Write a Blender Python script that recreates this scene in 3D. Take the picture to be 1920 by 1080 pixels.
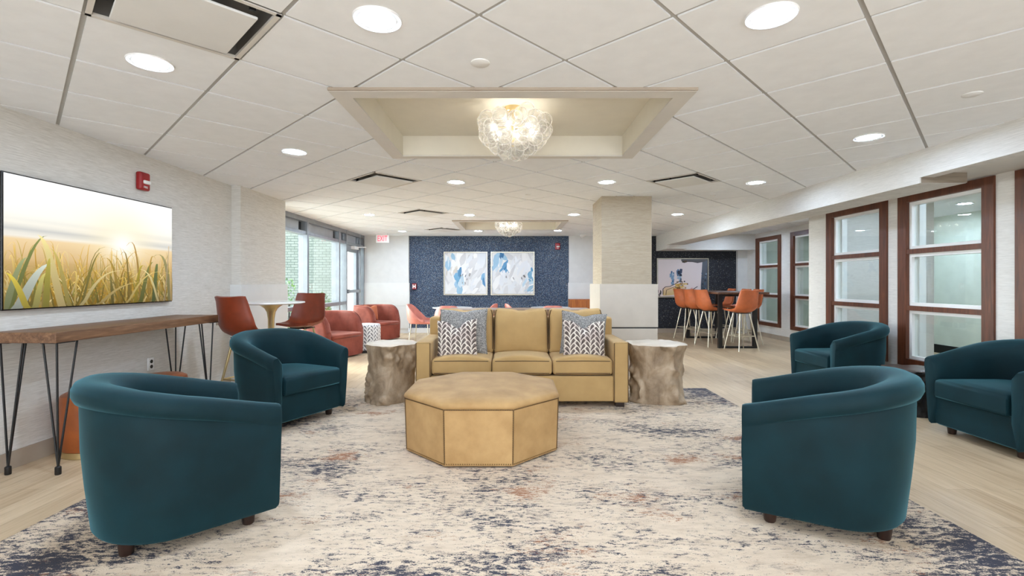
import bpy, bmesh, math, random
from mathutils import Vector, Matrix, noise as mnoise
R = math.radians
C = bpy.context.scene.collection
for o in list(bpy.data.objects): bpy.data.objects.remove(o)

# ------------------------------------------------------------------ camera, world, exposure
F, CH = 908.0, 1.264                      # focal length in pixels of a 1920 wide frame, eye height
cam = bpy.data.objects.new('camera', bpy.data.cameras.new('camera')); C.objects.link(cam)
cam.location = (0, 0, CH); cam.rotation_euler = (R(90), 0, 0)
cam.data.sensor_width = 36; cam.data.lens = 36*F/1920; cam.data.shift_y = -10/1920
cam.data.clip_start = .05
S = bpy.context.scene
S.camera = cam
w = bpy.data.worlds.new('world'); S.world = w; w.use_nodes = True
wb = w.node_tree.nodes['Background']
wb.inputs[0].default_value = (.86, .93, 1.0, 1); wb.inputs[1].default_value = 2.7
sun = bpy.data.objects.new('sun', bpy.data.lights.new('sun', 'SUN')); C.objects.link(sun)       # daylight through the storefront
sun.data.energy = 11; sun.data.angle = R(50); sun.data.color = (.95, .98, 1)
sun.rotation_euler = Vector((-.82, .32, .27)).to_track_quat('Z', 'Y').to_euler()
S.view_settings.view_transform = 'Standard'; S.view_settings.look = 'None'
S.view_settings.gamma = 1; S.view_settings.use_curve_mapping = False
S.view_settings.exposure = 1.04
LAMP = 150.0                               # radiance of the recessed lamps
H = 2.44                                  # ceiling height

# ------------------------------------------------------------------ materials
def lin(c):
    f = lambda v: v/12.92 if v <= .04045 else ((v+.055)/1.055)**2.4
    return tuple(f(v/255) for v in c) + (1,)
class NT:
    def __init__(s, name):
        s.m = bpy.data.materials.new(name); s.m.use_nodes = True
        s.t = s.m.node_tree; s.p = s.t.nodes['Principled BSDF']; s.out = s.t.nodes['Material Output']
    def new(s, k): return s.t.nodes.new('ShaderNode'+k)
    def link(s, a, b): s.t.links.new(a, b)
    def put(s, sock, v):
        if hasattr(v, 'is_output'): s.link(v, sock)
        else: sock.default_value = v
    def co(s, kind='Object'): return s.new('TexCoord').outputs[kind]
    def vmap(s, v, scale=(1,1,1), rot=(0,0,0), loc=(0,0,0)):
        n = s.new('Mapping'); s.link(v, n.inputs[0])
        n.inputs['Scale'].default_value = scale; n.inputs['Rotation'].default_value = rot; n.inputs['Location'].default_value = loc
        return n.outputs[0]
    def noise(s, v, scale=5, detail=3, rough=.55, dist=0):
        n = s.new('TexNoise'); s.link(v, n.inputs['Vector'])
        n.inputs['Scale'].default_value = scale; n.inputs['Detail'].default_value = detail
        n.inputs['Roughness'].default_value = rough; n.inputs['Distortion'].default_value = dist
        return n.outputs[0]
    def voro(s, v, scale=5, out='Distance', feature='F1', rand=1):
        n = s.new('TexVoronoi'); n.feature = feature; s.link(v, n.inputs['Vector'])
        n.inputs['Scale'].default_value = scale; n.inputs['Randomness'].default_value = rand
        return n.outputs[out]
    def math(s, op, a, b=0.0, c=0.0):
        n = s.new('Math'); n.operation = op
        s.put(n.inputs[0], a); s.put(n.inputs[1], b); s.put(n.inputs[2], c)
        return n.outputs[0]
    def ramp(s, f, stops, interp='LINEAR'):
        n = s.new('ValToRGB'); n.color_ramp.interpolation = interp; s.link(f, n.inputs[0])
        e = n.color_ramp.elements
        while len(e) < len(stops): e.new(.5)
        for i, (p, c) in enumerate(stops):
            e[i].position = p; e[i].color = lin(c) if isinstance(c, tuple) else (c, c, c, 1)
        return n.outputs[0]
    def mix(s, f, a, b, mode='MIX'):
        n = s.new('Mix'); n.data_type = 'RGBA'; n.blend_type = mode
        s.put(n.inputs[0], f); s.put(n.inputs[6], lin(a) if isinstance(a, tuple) and len(a) == 3 else a)
        s.put(n.inputs[7], lin(b) if isinstance(b, tuple) and len(b) == 3 else b)
        return n.outputs[2]
    def sep(s, v):
        n = s.new('SeparateXYZ'); s.link(v, n.inputs[0]); return n.outputs
    def bump(s, h, strength=.3, dist=.01):
        n = s.new('Bump'); s.link(h, n.inputs['Height']); n.inputs['Strength'].default_value = strength
        n.inputs['Distance'].default_value = dist; s.link(n.outputs[0], s.p.inputs['Normal'])
    def fin(s, col=None, rough=.5, metal=0, **kw):
        if col is not None: s.put(s.p.inputs['Base Color'], lin(col) if isinstance(col, tuple) and len(col) == 3 else col)
        s.put(s.p.inputs['Roughness'], rough); s.p.inputs['Metallic'].default_value = metal
        for k, v in kw.items(): s.put(s.p.inputs[k.replace('_', ' ')], v)
        return s.m
def plain(name, col, rough=.5, metal=0, var=.06, scale=6, **kw):
    n = NT(name); f = n.noise(n.co(), scale, 3)
    d = tuple(max(0, int(c*(1-var))) for c in col); l = tuple(min(255, int(c*(1+var))) for c in col)
    return n.fin(n.ramp(f, [(.3, d), (.7, l)]), rough, metal, **kw)
def emit(name, col, strength):
    n = NT(name); return n.fin(col, .5, 0, Emission_Color=lin(col), Emission_Strength=strength)

def grasscloth(name, dark, light):
    n = NT(name); v = n.co()
    f = n.noise(n.vmap(v, (2.2, 2.2, 75)), 2.4, 4, .65)
    g = n.noise(n.vmap(v, (11, 11, 190)), 1.6, 2)
    k = n.math('ADD', n.math('MULTIPLY', f, .65), n.math('MULTIPLY', g, .35))
    n.bump(k, .25, .004)
    return n.fin(n.ramp(k, [(.31, dark), (.67, light)]), .85)
M = {}
M['grasscloth'] = grasscloth('taupe_grasscloth', (190, 184, 174), (228, 224, 217))
M['grasscloth_pale'] = grasscloth('pale_grasscloth', (198, 194, 187), (226, 222, 216))
M['grasscloth_tan'] = grasscloth('tan_grasscloth', (152, 137, 116), (186, 172, 150))
M['white_wall'] = plain('white_wall', (214, 213, 210), .7, 0, .015)
M['panel_white'] = plain('white_laminate', (222, 222, 219), .35, 0, .01)
M['panel_beige'] = plain('beige_laminate', (188, 178, 164), .4, 0, .02)
M['tile'] = plain('ceiling_tile', (236, 237, 238), .9, 0, .012, 9)
M['tbar'] = plain('ceiling_grid', (176, 173, 168), .6, 0, .02)
M['tray'] = plain('tray_paint', (222, 216, 200), .6, 0, .01)
M['tray_frame'] = plain('tray_moulding', (212, 207, 199), .5, 0, .01)
M['taupe'] = plain('taupe_vinyl', (165, 150, 133), .55, 0, .03)
M['black'] = plain('black_paint', (16, 15, 15), .45, 0, .1)
M['black_gloss'] = plain('black_bezel', (14, 14, 15), .25, 0, .1)
M['alu'] = plain('grey_aluminium', (150, 155, 160), .35, .6, .04)
M['spandrel'] = plain('grey_spandrel', (166, 171, 176), .4, 0, .03)
M['white_plastic'] = plain('white_plastic', (232, 231, 228), .4, 0, .01)
M['grey_panel'] = plain('vent_panel', (222, 221, 218), .55, 0, .01)
M['vent_metal'] = plain('vent_metal', (128, 125, 121), .4, .2, .03)
M['red'] = plain('red_plastic', (150, 22, 26), .35, 0, .05)
M['brass'] = plain('brushed_brass', (210, 190, 144), .3, .9, .05)
M['chrome'] = plain('champagne_metal', (205, 198, 180), .28, .9, .04)
M['dark_wood'] = plain('espresso_wood', (42, 26, 20), .4, 0, .2, 14)
M['orange_leather'] = plain('orange_leather', (186, 98, 54), .42, 0, .06, 9)
M['sienna_leather'] = plain('sienna_leather', (126, 52, 26), .42, 0, .07, 9)
M['pink_leather'] = plain('salmon_leather', (206, 128, 112), .45, 0, .05, 9)
M['cognac'] = plain('cognac_leather', (146, 76, 32), .38, 0, .08, 9)
M['green_wall'] = plain('sage_wall', (214, 219, 206), .7, 0, .02)
M['marble'] = plain('white_marble', (232, 231, 228), .2, 0, .03, 3)
M['ground'] = plain('outdoor_paving', (206, 206, 200), .8, 0, .06, 3)
M['facade'] = plain('white_facade', (232, 234, 236), .8, 0, .03, 3)
M['cream'] = plain('cream_piping', (205, 180, 135), .6, 0, .03)
M['lens'] = emit('lamp_lens', (208, 229, 255), LAMP)
M['bulb'] = emit('bulb_glow', (255, 247, 236), 24)
M['exit_red'] = emit('exit_red', (235, 60, 84), .8)
M['stitch'] = plain('seam_stitch', (86, 62, 36), .6, 0, .05)

def wood(name, a, b, c, scale=(1, 14, 14), rough=.4):
    n = NT(name); v = n.vmap(n.co(), scale)
    f = n.noise(v, 2.2, 5, .6, .7); g = n.noise(v, 9, 3)
    k = n.math('ADD', n.math('MULTIPLY', f, .75), n.math('MULTIPLY', g, .25))
    n.bump(k, .1, .003)
    return n.fin(n.ramp(k, [(.32, a), (.5, b), (.68, c)]), rough)
M['walnut_z'] = wood('walnut_frame', (66, 34, 20), (92, 50, 30), (112, 64, 40), (14, 14, 1))
M['walnut_y'] = wood('walnut_table', (58, 34, 22), (84, 54, 36), (112, 76, 50), (14, 1, 14))
M['oak_y'] = wood('rustic_wood', (78, 52, 34), (112, 79, 54), (142, 106, 76), (16, 1.2, 16), .45)
M['oak_x'] = wood('rustic_wood_long', (98, 74, 54), (132, 104, 80), (160, 132, 104), (1.2, 16, 16), .45)
M['cabinet_wood'] = wood('orange_cabinet_wood', (140, 74, 26), (176, 100, 42), (196, 122, 58), (14, 14, 1))
M['grey_wood'] = wood('grey_wood_end', (112, 100, 86), (140, 126, 110), (160, 147, 130), (1, 14, 20))

# velvet, linen, leather of the seating
def velvet(name, dark, mid, tint):
    n = NT(name); v = n.co()
    f = n.noise(v, 3.2, 3); g = n.noise(v, 240, 2)
    n.bump(g, .12, .002)
    return n.fin(n.ramp(f, [(.32, dark), (.68, mid)]), .68, 0, Sheen_Weight=.45, Sheen_Roughness=.4, Sheen_Tint=lin(tint), Specular_IOR_Level=.2)
M['teal'] = velvet('teal_velvet', (5, 30, 35), (9, 43, 50), (115, 185, 200))
M['coral'] = velvet('coral_velvet', (112, 52, 40), (154, 82, 66), (240, 190, 176))
M['coral_pillow'] = velvet('apricot_velvet', (176, 98, 66), (196, 116, 80), (240, 190, 160))
def linen(name, a, b, rough=.8, s=2.5, bs=260, sheen=.2):
    n = NT(name); v = n.co(); f = n.noise(v, s, 4, .6); n.bump(n.noise(v, bs, 2), .2, .002)
    return n.fin(n.ramp(f, [(.3, a), (.7, b)]), rough, 0, Sheen_Weight=sheen)
M['sofa'] = linen('golden_upholstery', (172, 139, 88), (192, 158, 104), sheen=.08)
M['ottoman'] = linen('tan_suede', (160, 123, 74), (188, 151, 99), .7, 4.5, 160, .06)
n = NT('grey_boucle'); v = n.co(); f = n.noise(v, 130, 2, .6, 1.5)
n.bump(f, .6, .006)
M['boucle'] = n.fin(n.ramp(f, [(.40, (84, 84, 86)), (.5, (134, 132, 130)), (.60, (196, 192, 186))]), .9)

def chevron(name, wcol, per, light, pink, dark, thick=.42, vert='Z', uv=False, ang=None):
    """leaf chevron: columns of slanted leaves, alternate columns mirrored"""
    n = NT(name); x, y, z = n.sep(n.co('UV' if uv else 'Object'))
    u = x; v = y if uv else z
    q = n.math('DIVIDE', u, wcol)
    cx = n.math('FRACT', n.math('ADD', q, 100))
    tri = n.math('PINGPONG', q, 1.0)
    odd = n.math('FLOORED_MODULO', n.math('FLOOR', n.math('ADD', q, 100)), 2.0)
    k = n.math('ADD', n.math('DIVIDE', v, per), n.math('MULTIPLY', tri, 1.0))
    fr = n.math('FRACT', n.math('ADD', n.math('ADD', k, 100.0), n.math('MULTIPLY', odd, .5)))
    lim = n.math('MULTIPLY', n.math('POWER', n.math('SINE', n.math('MULTIPLY', cx, math.pi)), .7), thick)
    d = n.math('LESS_THAN', fr, lim)
    vein = n.math('LESS_THAN', n.math('ABSOLUTE', n.math('SUBTRACT', fr, n.math('MULTIPLY', lim, .62))), .022)
    d = n.math('SUBTRACT', d, n.math('MULTIPLY', n.math('MULTIPLY', d, vein), .5))
    idn = n.noise(n.co('UV' if uv else 'Object'), 9, 1)
    base = n.ramp(idn, [(.42, light), (.62, pink)])
    dk = n.ramp(n.noise(n.co('UV' if uv else 'Object'), 22, 2), [(.35, dark), (.7, tuple(min(255, c+40) for c in dark))])
    n.bump(n.noise(n.co(), 300, 1), .2, .002)
    return n.fin(n.mix(d, base, dk), .85)
M['chevron'] = chevron('leaf_chevron_fabric', .052, .054, (226, 217, 204), (205, 190, 180), (72, 58, 54), .74)
M['chevron_pouf'] = chevron('leaf_chevron_pouf', .06, .07, (238, 238, 238), (230, 228, 228), (84, 86, 92), .5, uv=True)

# distressed rug
n = NT('distressed_rug'); v = n.co()
big = n.noise(n.vmap(v, (.9, 1.4, 1), loc=(3.1, 1.7, 0)), 1.1, 3, .6)
mid = n.noise(n.vmap(v, (2.2, 5, 1), loc=(1, 5, 0)), 1.6, 4, .65)
fine = n.noise(n.vmap(v, (10, 27, 1)), 1.7, 6, .72, .3)
grit = n.noise(n.vmap(v, (60, 95, 1)), 2.0, 3, .7)
x, y, z = n.sep(v)
ex = n.math('MAXIMUM', n.math('SUBTRACT', n.math('ABSOLUTE', n.math('ADD', x, .11)), 1.55), 0.0)   # the worn field gives way to more navy at the long borders
mask = n.math('ADD', n.math('MULTIPLY', big, .62), n.math('MULTIPLY', mid, .38))
mask = n.math('ADD', mask, n.math('MULTIPLY', ex, .10))
gran = n.noise(n.vmap(v, (150, 190, 1)), 2.0, 2, .6)
tex = n.math('ADD', n.math('SUBTRACT', fine, .5), n.math('MULTIPLY', n.math('SUBTRACT', grit, .5), .45))
tex = n.math('ADD', tex, n.math('MULTIPLY', n.math('SUBTRACT', gran, .5), .30))
k = n.math('ADD', n.math('MULTIPLY', n.math('SUBTRACT', mask, .5), 1.15), n.math('MULTIPLY', tex, 1.1))
base = n.ramp(n.noise(n.vmap(v, (3, 9, 1), loc=(7, 0, 0)), 2, 5, .7), [(.32, (224, 205, 180)), (.5, (216, 196, 171)), (.7, (196, 175, 151))])
soft = n.math('ADD', n.math('SUBTRACT', n.noise(n.vmap(v, (2.5, 6, 1), loc=(2, 9, 0)), 1.3, 3, .6), .5), n.math('MULTIPLY', tex, .9))
c0 = n.mix(n.ramp(soft, [(.07, 0.0), (.19, .62)]), base, (150, 134, 122))
k2 = n.math('ADD', k, .5)
c1 = n.mix(n.ramp(k2, [(.555, 0.0), (.61, .75)]), c0, (126, 117, 114))
c2 = n.mix(n.ramp(k2, [(.595, 0.0), (.635, .98)]), c1, (52, 54, 68))
rm = n.noise(n.vmap(v, (1.3, 2.2, 1), loc=(9.3, 4.4, 0)), 1.5, 3, .6)
rk = n.math('ADD', n.math('MULTIPLY', n.math('SUBTRACT', rm, .5), 1.45), n.math('ADD', n.math('ADD', n.math('SUBTRACT', n.noise(n.vmap(v, (14, 34, 1), loc=(4, 4, 0)), 1.8, 5, .7), .5), .5), n.math('MULTIPLY', n.math('SUBTRACT', grit, .5), .6)))
c3 = n.mix(n.ramp(rk, [(.70, 0.0), (.82, .85)]), c2, (152, 96, 62))
n.bump(grit, .5, .01)
M['rug'] = n.fin(c3, .95)

# oak plank floor, boards along Y
n = NT('oak_planks'); v = n.co()
vm = n.vmap(v, (1, 1, 1), (0, 0, R(90)))
br = n.new('TexBrick'); n.link(vm, br.inputs['Vector'])
br.inputs['Scale'].default_value = 1; br.inputs['Brick Width'].default_value = 1.25; br.inputs['Row Height'].default_value = .19
br.inputs['Mortar Size'].default_value = .0018; br.offset = .37
br.inputs['Color1'].default_value = lin((178, 151, 118)); br.inputs['Color2'].default_value = lin((214, 191, 158)); br.inputs['Mortar'].default_value = lin((134, 112, 88))
g = n.noise(n.vmap(v, (16, 1.0, 1)), 2.2, 6, .65, .5)
gc = n.ramp(g, [(.30, (146, 118, 88)), (.46, (192, 167, 133)), (.7, (216, 195, 165))])
col = n.mix(.5, br.outputs[0], gc)
n.bump(g, .06, .002)
M['oak_floor'] = n.fin(col, .42)

# speckled wall coverings
def speckle(name, base, flecks, scale=1, dens=.5):
    n = NT(name); v = n.co()
    vm = n.vmap(v, (1, 1, .62))
    d = n.voro(vm, 115*scale); r = n.voro(vm, 115*scale, 'Color')
    rr = n.sep(r)
    big = n.noise(v, 1.6, 3)
    on = n.math('MULTIPLY', n.math('LESS_THAN', d, .46), n.math('GREATER_THAN', n.math('ADD', rr[0], n.math('MULTIPLY', n.math('SUBTRACT', big, .5), .8)), dens))
    fc = n.ramp(rr[1], flecks)
    bc = n.ramp(n.noise(v, 26, 3), [(.35, base[0]), (.65, base[1])])
    return n.fin(n.mix(n.math('MULTIPLY', on, n.math('ADD', .35, n.math('MULTIPLY', rr[2], .65))), bc, fc), .6)
M['blue_wall'] = speckle('navy_mica', ((22, 40, 64), (38, 60, 90)), [(.2, (96, 136, 170)), (.55, (164, 178, 186)), (.85, (212, 200, 182))])
M['dark_wall'] = speckle('black_mica', ((16, 17, 24), (28, 30, 40)), [(.3, (70, 76, 94)), (.7, (124, 124, 130)), (.95, (188, 182, 172))], .8, .74)

# outdoor brick
n = NT('mint_brick'); v = n.co()
br = n.new('TexBrick'); n.link(n.vmap(v, (1, 1, 1), (R(90), 0, 0)), br.inputs['Vector'])
br.inputs['Scale'].default_value = 1; br.inputs['Brick Width'].default_value = .20; br.inputs['Row Height'].default_value = .074; br.inputs['Mortar Size'].default_value = .007
br.inputs['Color1'].default_value = lin((126, 134, 126)); br.inputs['Color2'].default_value = lin((139, 146, 139)); br.inputs['Mortar'].default_value = lin((78, 88, 82))
M['mint_brick'] = n.fin(br.outputs[0], .8)

# stump: cast stone, rough bark flanks
def stump_mat(name, a, b, c):
    n = NT(name); v = n.co(); f = n.noise(n.vmap(v, (1, 1, .6)), 7, 5, .6, .6)
    n.bump(n.noise(v, 38, 4), .35, .01)
    return n.fin(n.ramp(f, [(.3, a), (.5, b), (.7, c)]), .55, .15)
M['stump'] = stump_mat('cast_stump', (128, 107, 84), (162, 140, 114), (190, 169, 143))
M['stump_top'] = plain('stump_top', (208, 194, 174), .45, 0, .04, 5)
M['stump_dark'] = stump_mat('black_stump', (14, 13, 13), (28, 26, 25), (58, 54, 50))
M['stump_dark_top'] = plain('brown_stump_top', (72, 56, 48), .35, 0, .15, 7)

def vcol(name, strength=0, rough=.5):
    n = NT(name); a = n.new('VertexColor'); a.layer_name = 'Col'
    if strength: return n.fin((0, 0, 0), .3, 0, Emission_Color=a.outputs[0], Emission_Strength=strength)
    return n.fin(a.outputs[0], rough)
M['screen'] = vcol('screen_picture', .5)
M['paint'] = vcol('artwork_paint', 0, .7)

def glass(name, tint=(247, 250, 248), lo=.04):
    n = NT(name)
    tr = n.new('BsdfTransparent'); tr.inputs[0].default_value = lin(tint)
    gl = n.new('BsdfGlossy'); gl.inputs['Roughness'].default_value = .0
    fr = n.new('LayerWeight'); fr.inputs[0].default_value = .5
    mx = n.new('MixShader'); n.link(n.math('MINIMUM', n.math('ADD', n.math('MULTIPLY', n.math('POWER', fr.outputs['Facing'], 5.0), .9), lo), 1.0), mx.inputs[0])
    n.link(tr.outputs[0], mx.inputs[1]); n.link(gl.outputs[0], mx.inputs[2]); n.link(mx.outputs[0], n.out.inputs[0])
    return n.m
M['pane'] = glass('window_glass')
n = NT('bubble_glass'); v = n.co()
tr = n.new('BsdfTransparent'); tr.inputs[0].default_value = (.97, .97, .96, 1)
gl = n.new('BsdfGlossy'); gl.inputs['Roughness'].default_value = .08
tl = n.new('BsdfTranslucent'); tl.inputs[0].default_value = (.95, .94, .92, 1)
lw = n.new('LayerWeight'); lw.inputs[0].default_value = .42
sw = n.new('TexWave'); n.link(v, sw.inputs[0]); sw.inputs['Scale'].default_value = 22; sw.inputs['Distortion'].default_value = 3
bp = n.new('Bump'); bp.inputs['Strength'].default_value = .22; bp.inputs['Distance'].default_value = .004; n.link(sw.outputs[1], bp.inputs['Height'])
for q in (gl, tl, lw): n.link(bp.outputs[0], q.inputs['Normal'])
m1 = n.new('MixShader'); n.link(n.math('ADD', .10, n.math('MULTIPLY', n.math('POWER', lw.outputs['Facing'], 2.0), .85)), m1.inputs[0]); n.link(tr.outputs[0], m1.inputs[1]); n.link(tl.outputs[0], m1.inputs[2])
m2 = n.new('MixShader'); n.link(n.math('ADD', .05, n.math('MULTIPLY', n.math('POWER', lw.outputs['Facing'], 3.0), .5)), m2.inputs[0]); n.link(m1.outputs[0], m2.inputs[1]); n.link(gl.outputs[0], m2.inputs[2])
n.link(m2.outputs[0], n.out.inputs[0]); M['bubble'] = n.m
n = NT('leaf_green'); M['leaf'] = n.fin(n.ramp(n.noise(n.co(), 7, 2), [(.3, (52, 92, 44)), (.7, (118, 152, 88))]), .6)

# ------------------------------------------------------------------ mesh helpers
class B:
    """collects shapes in one bmesh; obj() links them as one mesh object"""
    def __init__(s): s.bm = bmesh.new()
    def face(s, vs, mi=0):
        try: f = s.bm.faces.new(vs); f.material_index = mi; return f
        except ValueError: return None
    def box(s, x0, x1, y0, y1, z0, z1, mi=0):
        v = [s.bm.verts.new((x, y, z)) for z in (z0, z1) for x, y in ((x0, y0), (x1, y0), (x1, y1), (x0, y1))]
        for q in ((3,2,1,0), (4,5,6,7), (0,1,5,4), (1,2,6,5), (2,3,7,6), (3,0,4,7)): s.face([v[i] for i in q], mi)
        return s
    def quad(s, pts, mi=0): s.face([s.bm.verts.new(p) for p in pts], mi); return s
    def loops(s, rings, closed=True, cap0=True, cap1=True, mi=0):
        rs = [[s.bm.verts.new(p) for p in r] for r in rings]
        m = len(rs[0])
        for a, b in zip(rs, rs[1:]):
            for i in range(m if closed else m-1):
                j = (i+1) % m; s.face([a[i], a[j], b[j], b[i]], mi)
        if cap0: s.face(rs[0][::-1], mi)
        if cap1: s.face(rs[-1], mi)
        return s
    def prism(s, poly, z0, z1, mi=0): return s.loops([[(x, y, z0) for x, y in poly], [(x, y, z1) for x, y in poly]], mi=mi)
    def rings(s, poly, prof, mi=0):
        """poly scaled about its centroid: prof = [(scale, z), ...]"""
        cx = sum(p[0] for p in poly)/len(poly); cy = sum(p[1] for p in poly)/len(poly)
        return s.loops([[(cx+(x-cx)*k, cy+(y-cy)*k, z) for x, y in poly] for k, z in prof], mi=mi)
    def lathe(s, prof, n=32, c=(0, 0), mi=0):
        return s.loops([[(c[0]+r*math.cos(2*math.pi*i/n), c[1]+r*math.sin(2*math.pi*i/n), z) for i in range(n)] for r, z in prof], mi=mi)
    def tube(s, pts, r, n=8, closed=False, r1=None, mi=0):
        pts = [Vector(p) for p in pts]; rings = []; up = None; m = len(pts)
        for i, p in enumerate(pts):
            if closed: t = pts[(i+1) % m]-pts[i-1]
            else: t = pts[min(i+1, m-1)]-pts[max(i-1, 0)]
            t.normalize()
            if up is None: up = Vector((0, 0, 1)) if abs(t.z) < .9 else Vector((1, 0, 0))
            a = t.cross(up).normalized(); b = a.cross(t).normalized(); up = b
            rr = r if r1 is None else r+(r1-r)*i/max(1, m-1)
            rings.append([p+a*math.cos(2*math.pi*k/n)*rr+b*math.sin(2*math.pi*k/n)*rr for k in range(n)])
        if closed: rings.append(rings[0])
        s.loops(rings, cap0=not closed, cap1=not closed, mi=mi)
        return s
    def rbox(s, dims, r=.03, k=8, fn=None, mat=None, mi=0):
        """rounded box centred on the origin, k cells a side; fn(Vector, unit coords)->Vector shapes it further"""
        hx, hy, hz = (d/2 for d in dims); r = min(r, hx, hy, hz)
        cache = {}
        def vert(u):
            key = tuple(round(q, 5) for q in u)
            if key in cache: return cache[key]
            def cc(q, h):   # cells gathered at the rounded edge
                return (q)*h
            p = Vector((cc(u[0], hx), cc(u[1], hy), cc(u[2], hz)))
            inner = Vector((max(-hx+r, min(hx-r, p.x)), max(-hy+r, min(hy-r, p.y)), max(-hz+r, min(hz-r, p.z))))
            d = p-inner
            if d.length > 1e-9: p = inner+d.normalized()*r
            if fn: p = fn(p, u)
            if mat: p = mat @ p
            cache[key] = s.bm.verts.new(p); return cache[key]
        def ticks(h):
            e = max(r/h, .02) if h > r else 1
            if e >= 1: return [-1+2*i/k for i in range(k+1)]
            a = [-1+e*i/3 for i in range(3)]; mid = [-1+e+(2-2*e)*i/k for i in range(k+1)]
            return a+mid+[-q for q in a[::-1]]
        T = (ticks(hx), ticks(hy), ticks(hz))
        for ax in range(3):
            b, c = (ax+1) % 3, (ax+2) % 3
            for sg in (-1, 1):
                for i in range(len(T[b])-1):
                    for j in range(len(T[c])-1):
                        q = []
                        for (bi, ci) in ((i, j), (i+1, j), (i+1, j+1), (i, j+1)):
                            u = [0, 0, 0]; u[ax] = sg; u[b] = T[b][bi]; u[c] = T[c][ci]; q.append(vert(tuple(u)))
                        s.face(q if sg > 0 else q[::-1], mi)
        return s
    def xf(s, mat): s.bm.transform(mat); return s
    def obj(s, name, mats, parent=None, angle=38, loc=None, rz=0):
        bm = s.bm
        bmesh.ops.recalc_face_normals(bm, faces=bm.faces)
        for f in bm.faces: f.smooth = True
        for e in bm.edges:
            if len(e.link_faces) == 2 and e.calc_face_angle(0) > R(angle): e.smooth = False
        me = bpy.data.meshes.new(name); bm.to_mesh(me); bm.free()
        for m in (mats if isinstance(mats, (list, tuple)) else [mats]): me.materials.append(M[m] if isinstance(m, str) else m)
        o = bpy.data.objects.new(name, me); C.objects.link(o)
        if parent: o.parent = parent
        if loc: o.location = loc; o.rotation_euler = (0, 0, rz)
        return o
def tag(o, label, cat, group=None, kind=None):
    o['label'] = label; o['category'] = cat
    if group: o['group'] = group
    if kind: o['kind'] = kind
    return o
def thing(name, label, cat, loc=(0, 0, 0), rz=0, group=None):
    o = bpy.data.objects.new(name, None); C.objects.link(o); o.location = loc; o.rotation_euler = (0, 0, rz)
    return tag(o, label, cat, group)
def struct(o): o['kind'] = 'structure'; return o
def room(name):
    o = bpy.data.objects.new(name, None); C.objects.link(o); return struct(o)
KIDS = {}
def dup(o, loc, rz, label):
    """a copy of a thing with copies of its parts and sub-parts"""
    def cp(a, parent):
        c = a.copy(); C.objects.link(c)
        if parent: c.parent = parent
        for ch in list(a.children): cp(ch, c)
        return c
    r = cp(o, None); r.location = loc; r.rotation_euler = (0, 0, rz); r['label'] = label
    return r
def text(body, size, mat, parent, loc, rot, name='lettering', ext=.0008):
    cu = bpy.data.curves.new(name, 'FONT'); cu.body = body; cu.size = size; cu.extrude = ext; cu.align_x = 'CENTER'; cu.align_y = 'CENTER'
    tmp = bpy.data.objects.new(name, cu); C.objects.link(tmp)
    me = bpy.data.meshes.new_from_object(tmp.evaluated_get(bpy.context.evaluated_depsgraph_get()))
    bpy.data.objects.remove(tmp); bpy.data.curves.remove(cu); me.materials.clear(); me.materials.append(M[mat])
    o = bpy.data.objects.new(name, me); C.objects.link(o); o.parent = parent
    o.location = loc; o.rotation_euler = rot; return o
def head(deg): return R(deg-90)           # local +Y turned to this heading

# ------------------------------------------------------------------ room shell
XL, XR, XB = -3.40, 4.38, 5.90             # left wall, right wall, bay wall
YB = 12.2                                  # back wall
struct(B().box(-5, 7.9, -3, 12.6, -.1, 0).obj('floor', 'oak_floor'))
# ceiling: tiles on a grid turned 45.5 degrees, cut around the two trays
e1 = (math.cos(R(45.5)), math.sin(R(45.5))); e2 = (-e1[1], e1[0]); T = .61; O1, O2 = .2, .38
TR = [(-1.10, 1.11, 2.94, 4.51), (-1.12, 1.05, 9.15, 10.68)]
rects = [(-4.2, 4.45, -3, 2.94), (-4.2, -1.10, 2.94, 4.51), (1.11, 4.45, 2.94, 4.51), (-4.2, 4.45, 4.51, 7.2),
         (-4.2, 5.95, 7.2, 9.15), (-4.2, -1.12, 9.15, 10.68), (1.05, 5.95, 9.15, 10.68), (-4.2, 5.95, 10.68, 12.5)]
def clip(poly, r):
    for ax, lim, sg in ((0, r[0], 1), (0, r[1], -1), (1, r[2], 1), (1, r[3], -1)):
        out = []
        for i in range(len(poly)):
            a, b = poly[i-1], poly[i]; da, db = (a[ax]-lim)*sg, (b[ax]-lim)*sg
            if (da >= 0) != (db >= 0):
                t = da/(da-db); out.append((a[0]+(b[0]-a[0])*t, a[1]+(b[1]-a[1])*t))
            if db >= 0: out.append(b)
        poly = out
        if len(poly) < 3: return None
    return poly
def cell(i, j, g):
    a0, a1, b0, b1 = O1+T*i+g, O1+T*(i+1)-g, O2+T*j+g, O2+T*(j+1)-g
    return [(a*e1[0]+b*e2[0], a*e1[1]+b*e2[1]) for a, b in ((a0, b0), (a1, b0), (a1, b1), (a0, b1))]
def cell_of(x, y): return (math.floor((x*e1[0]+y*e1[1]-O1)/T), math.floor((x*e2[0]+y*e2[1]-O2)/T))
VENTS = [(-1.62, 2.22), (-1.58, 5.60), (1.89, 5.56), (-1.62, 8.28), (-1.72, 10.9)]
vc = [cell_of(*p) for p in VENTS]
b = B()
for i in range(-12, 30):
    for j in range(-14, 30):
        if (i, j) in vc: continue
        for r in rects:
            p = clip(cell(i, j, .011), r)
            if p: b.loops([[(x, y, H) for x, y in p], [(x, y, H+.009) for x, y in p]], cap1=False)
            p = clip(cell(i, j, 0), r)
            if p: b.quad([(x, y, H+.008) for x, y in p], 1)
struct(b.obj('ceiling', ['tile', 'tbar']))

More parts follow.
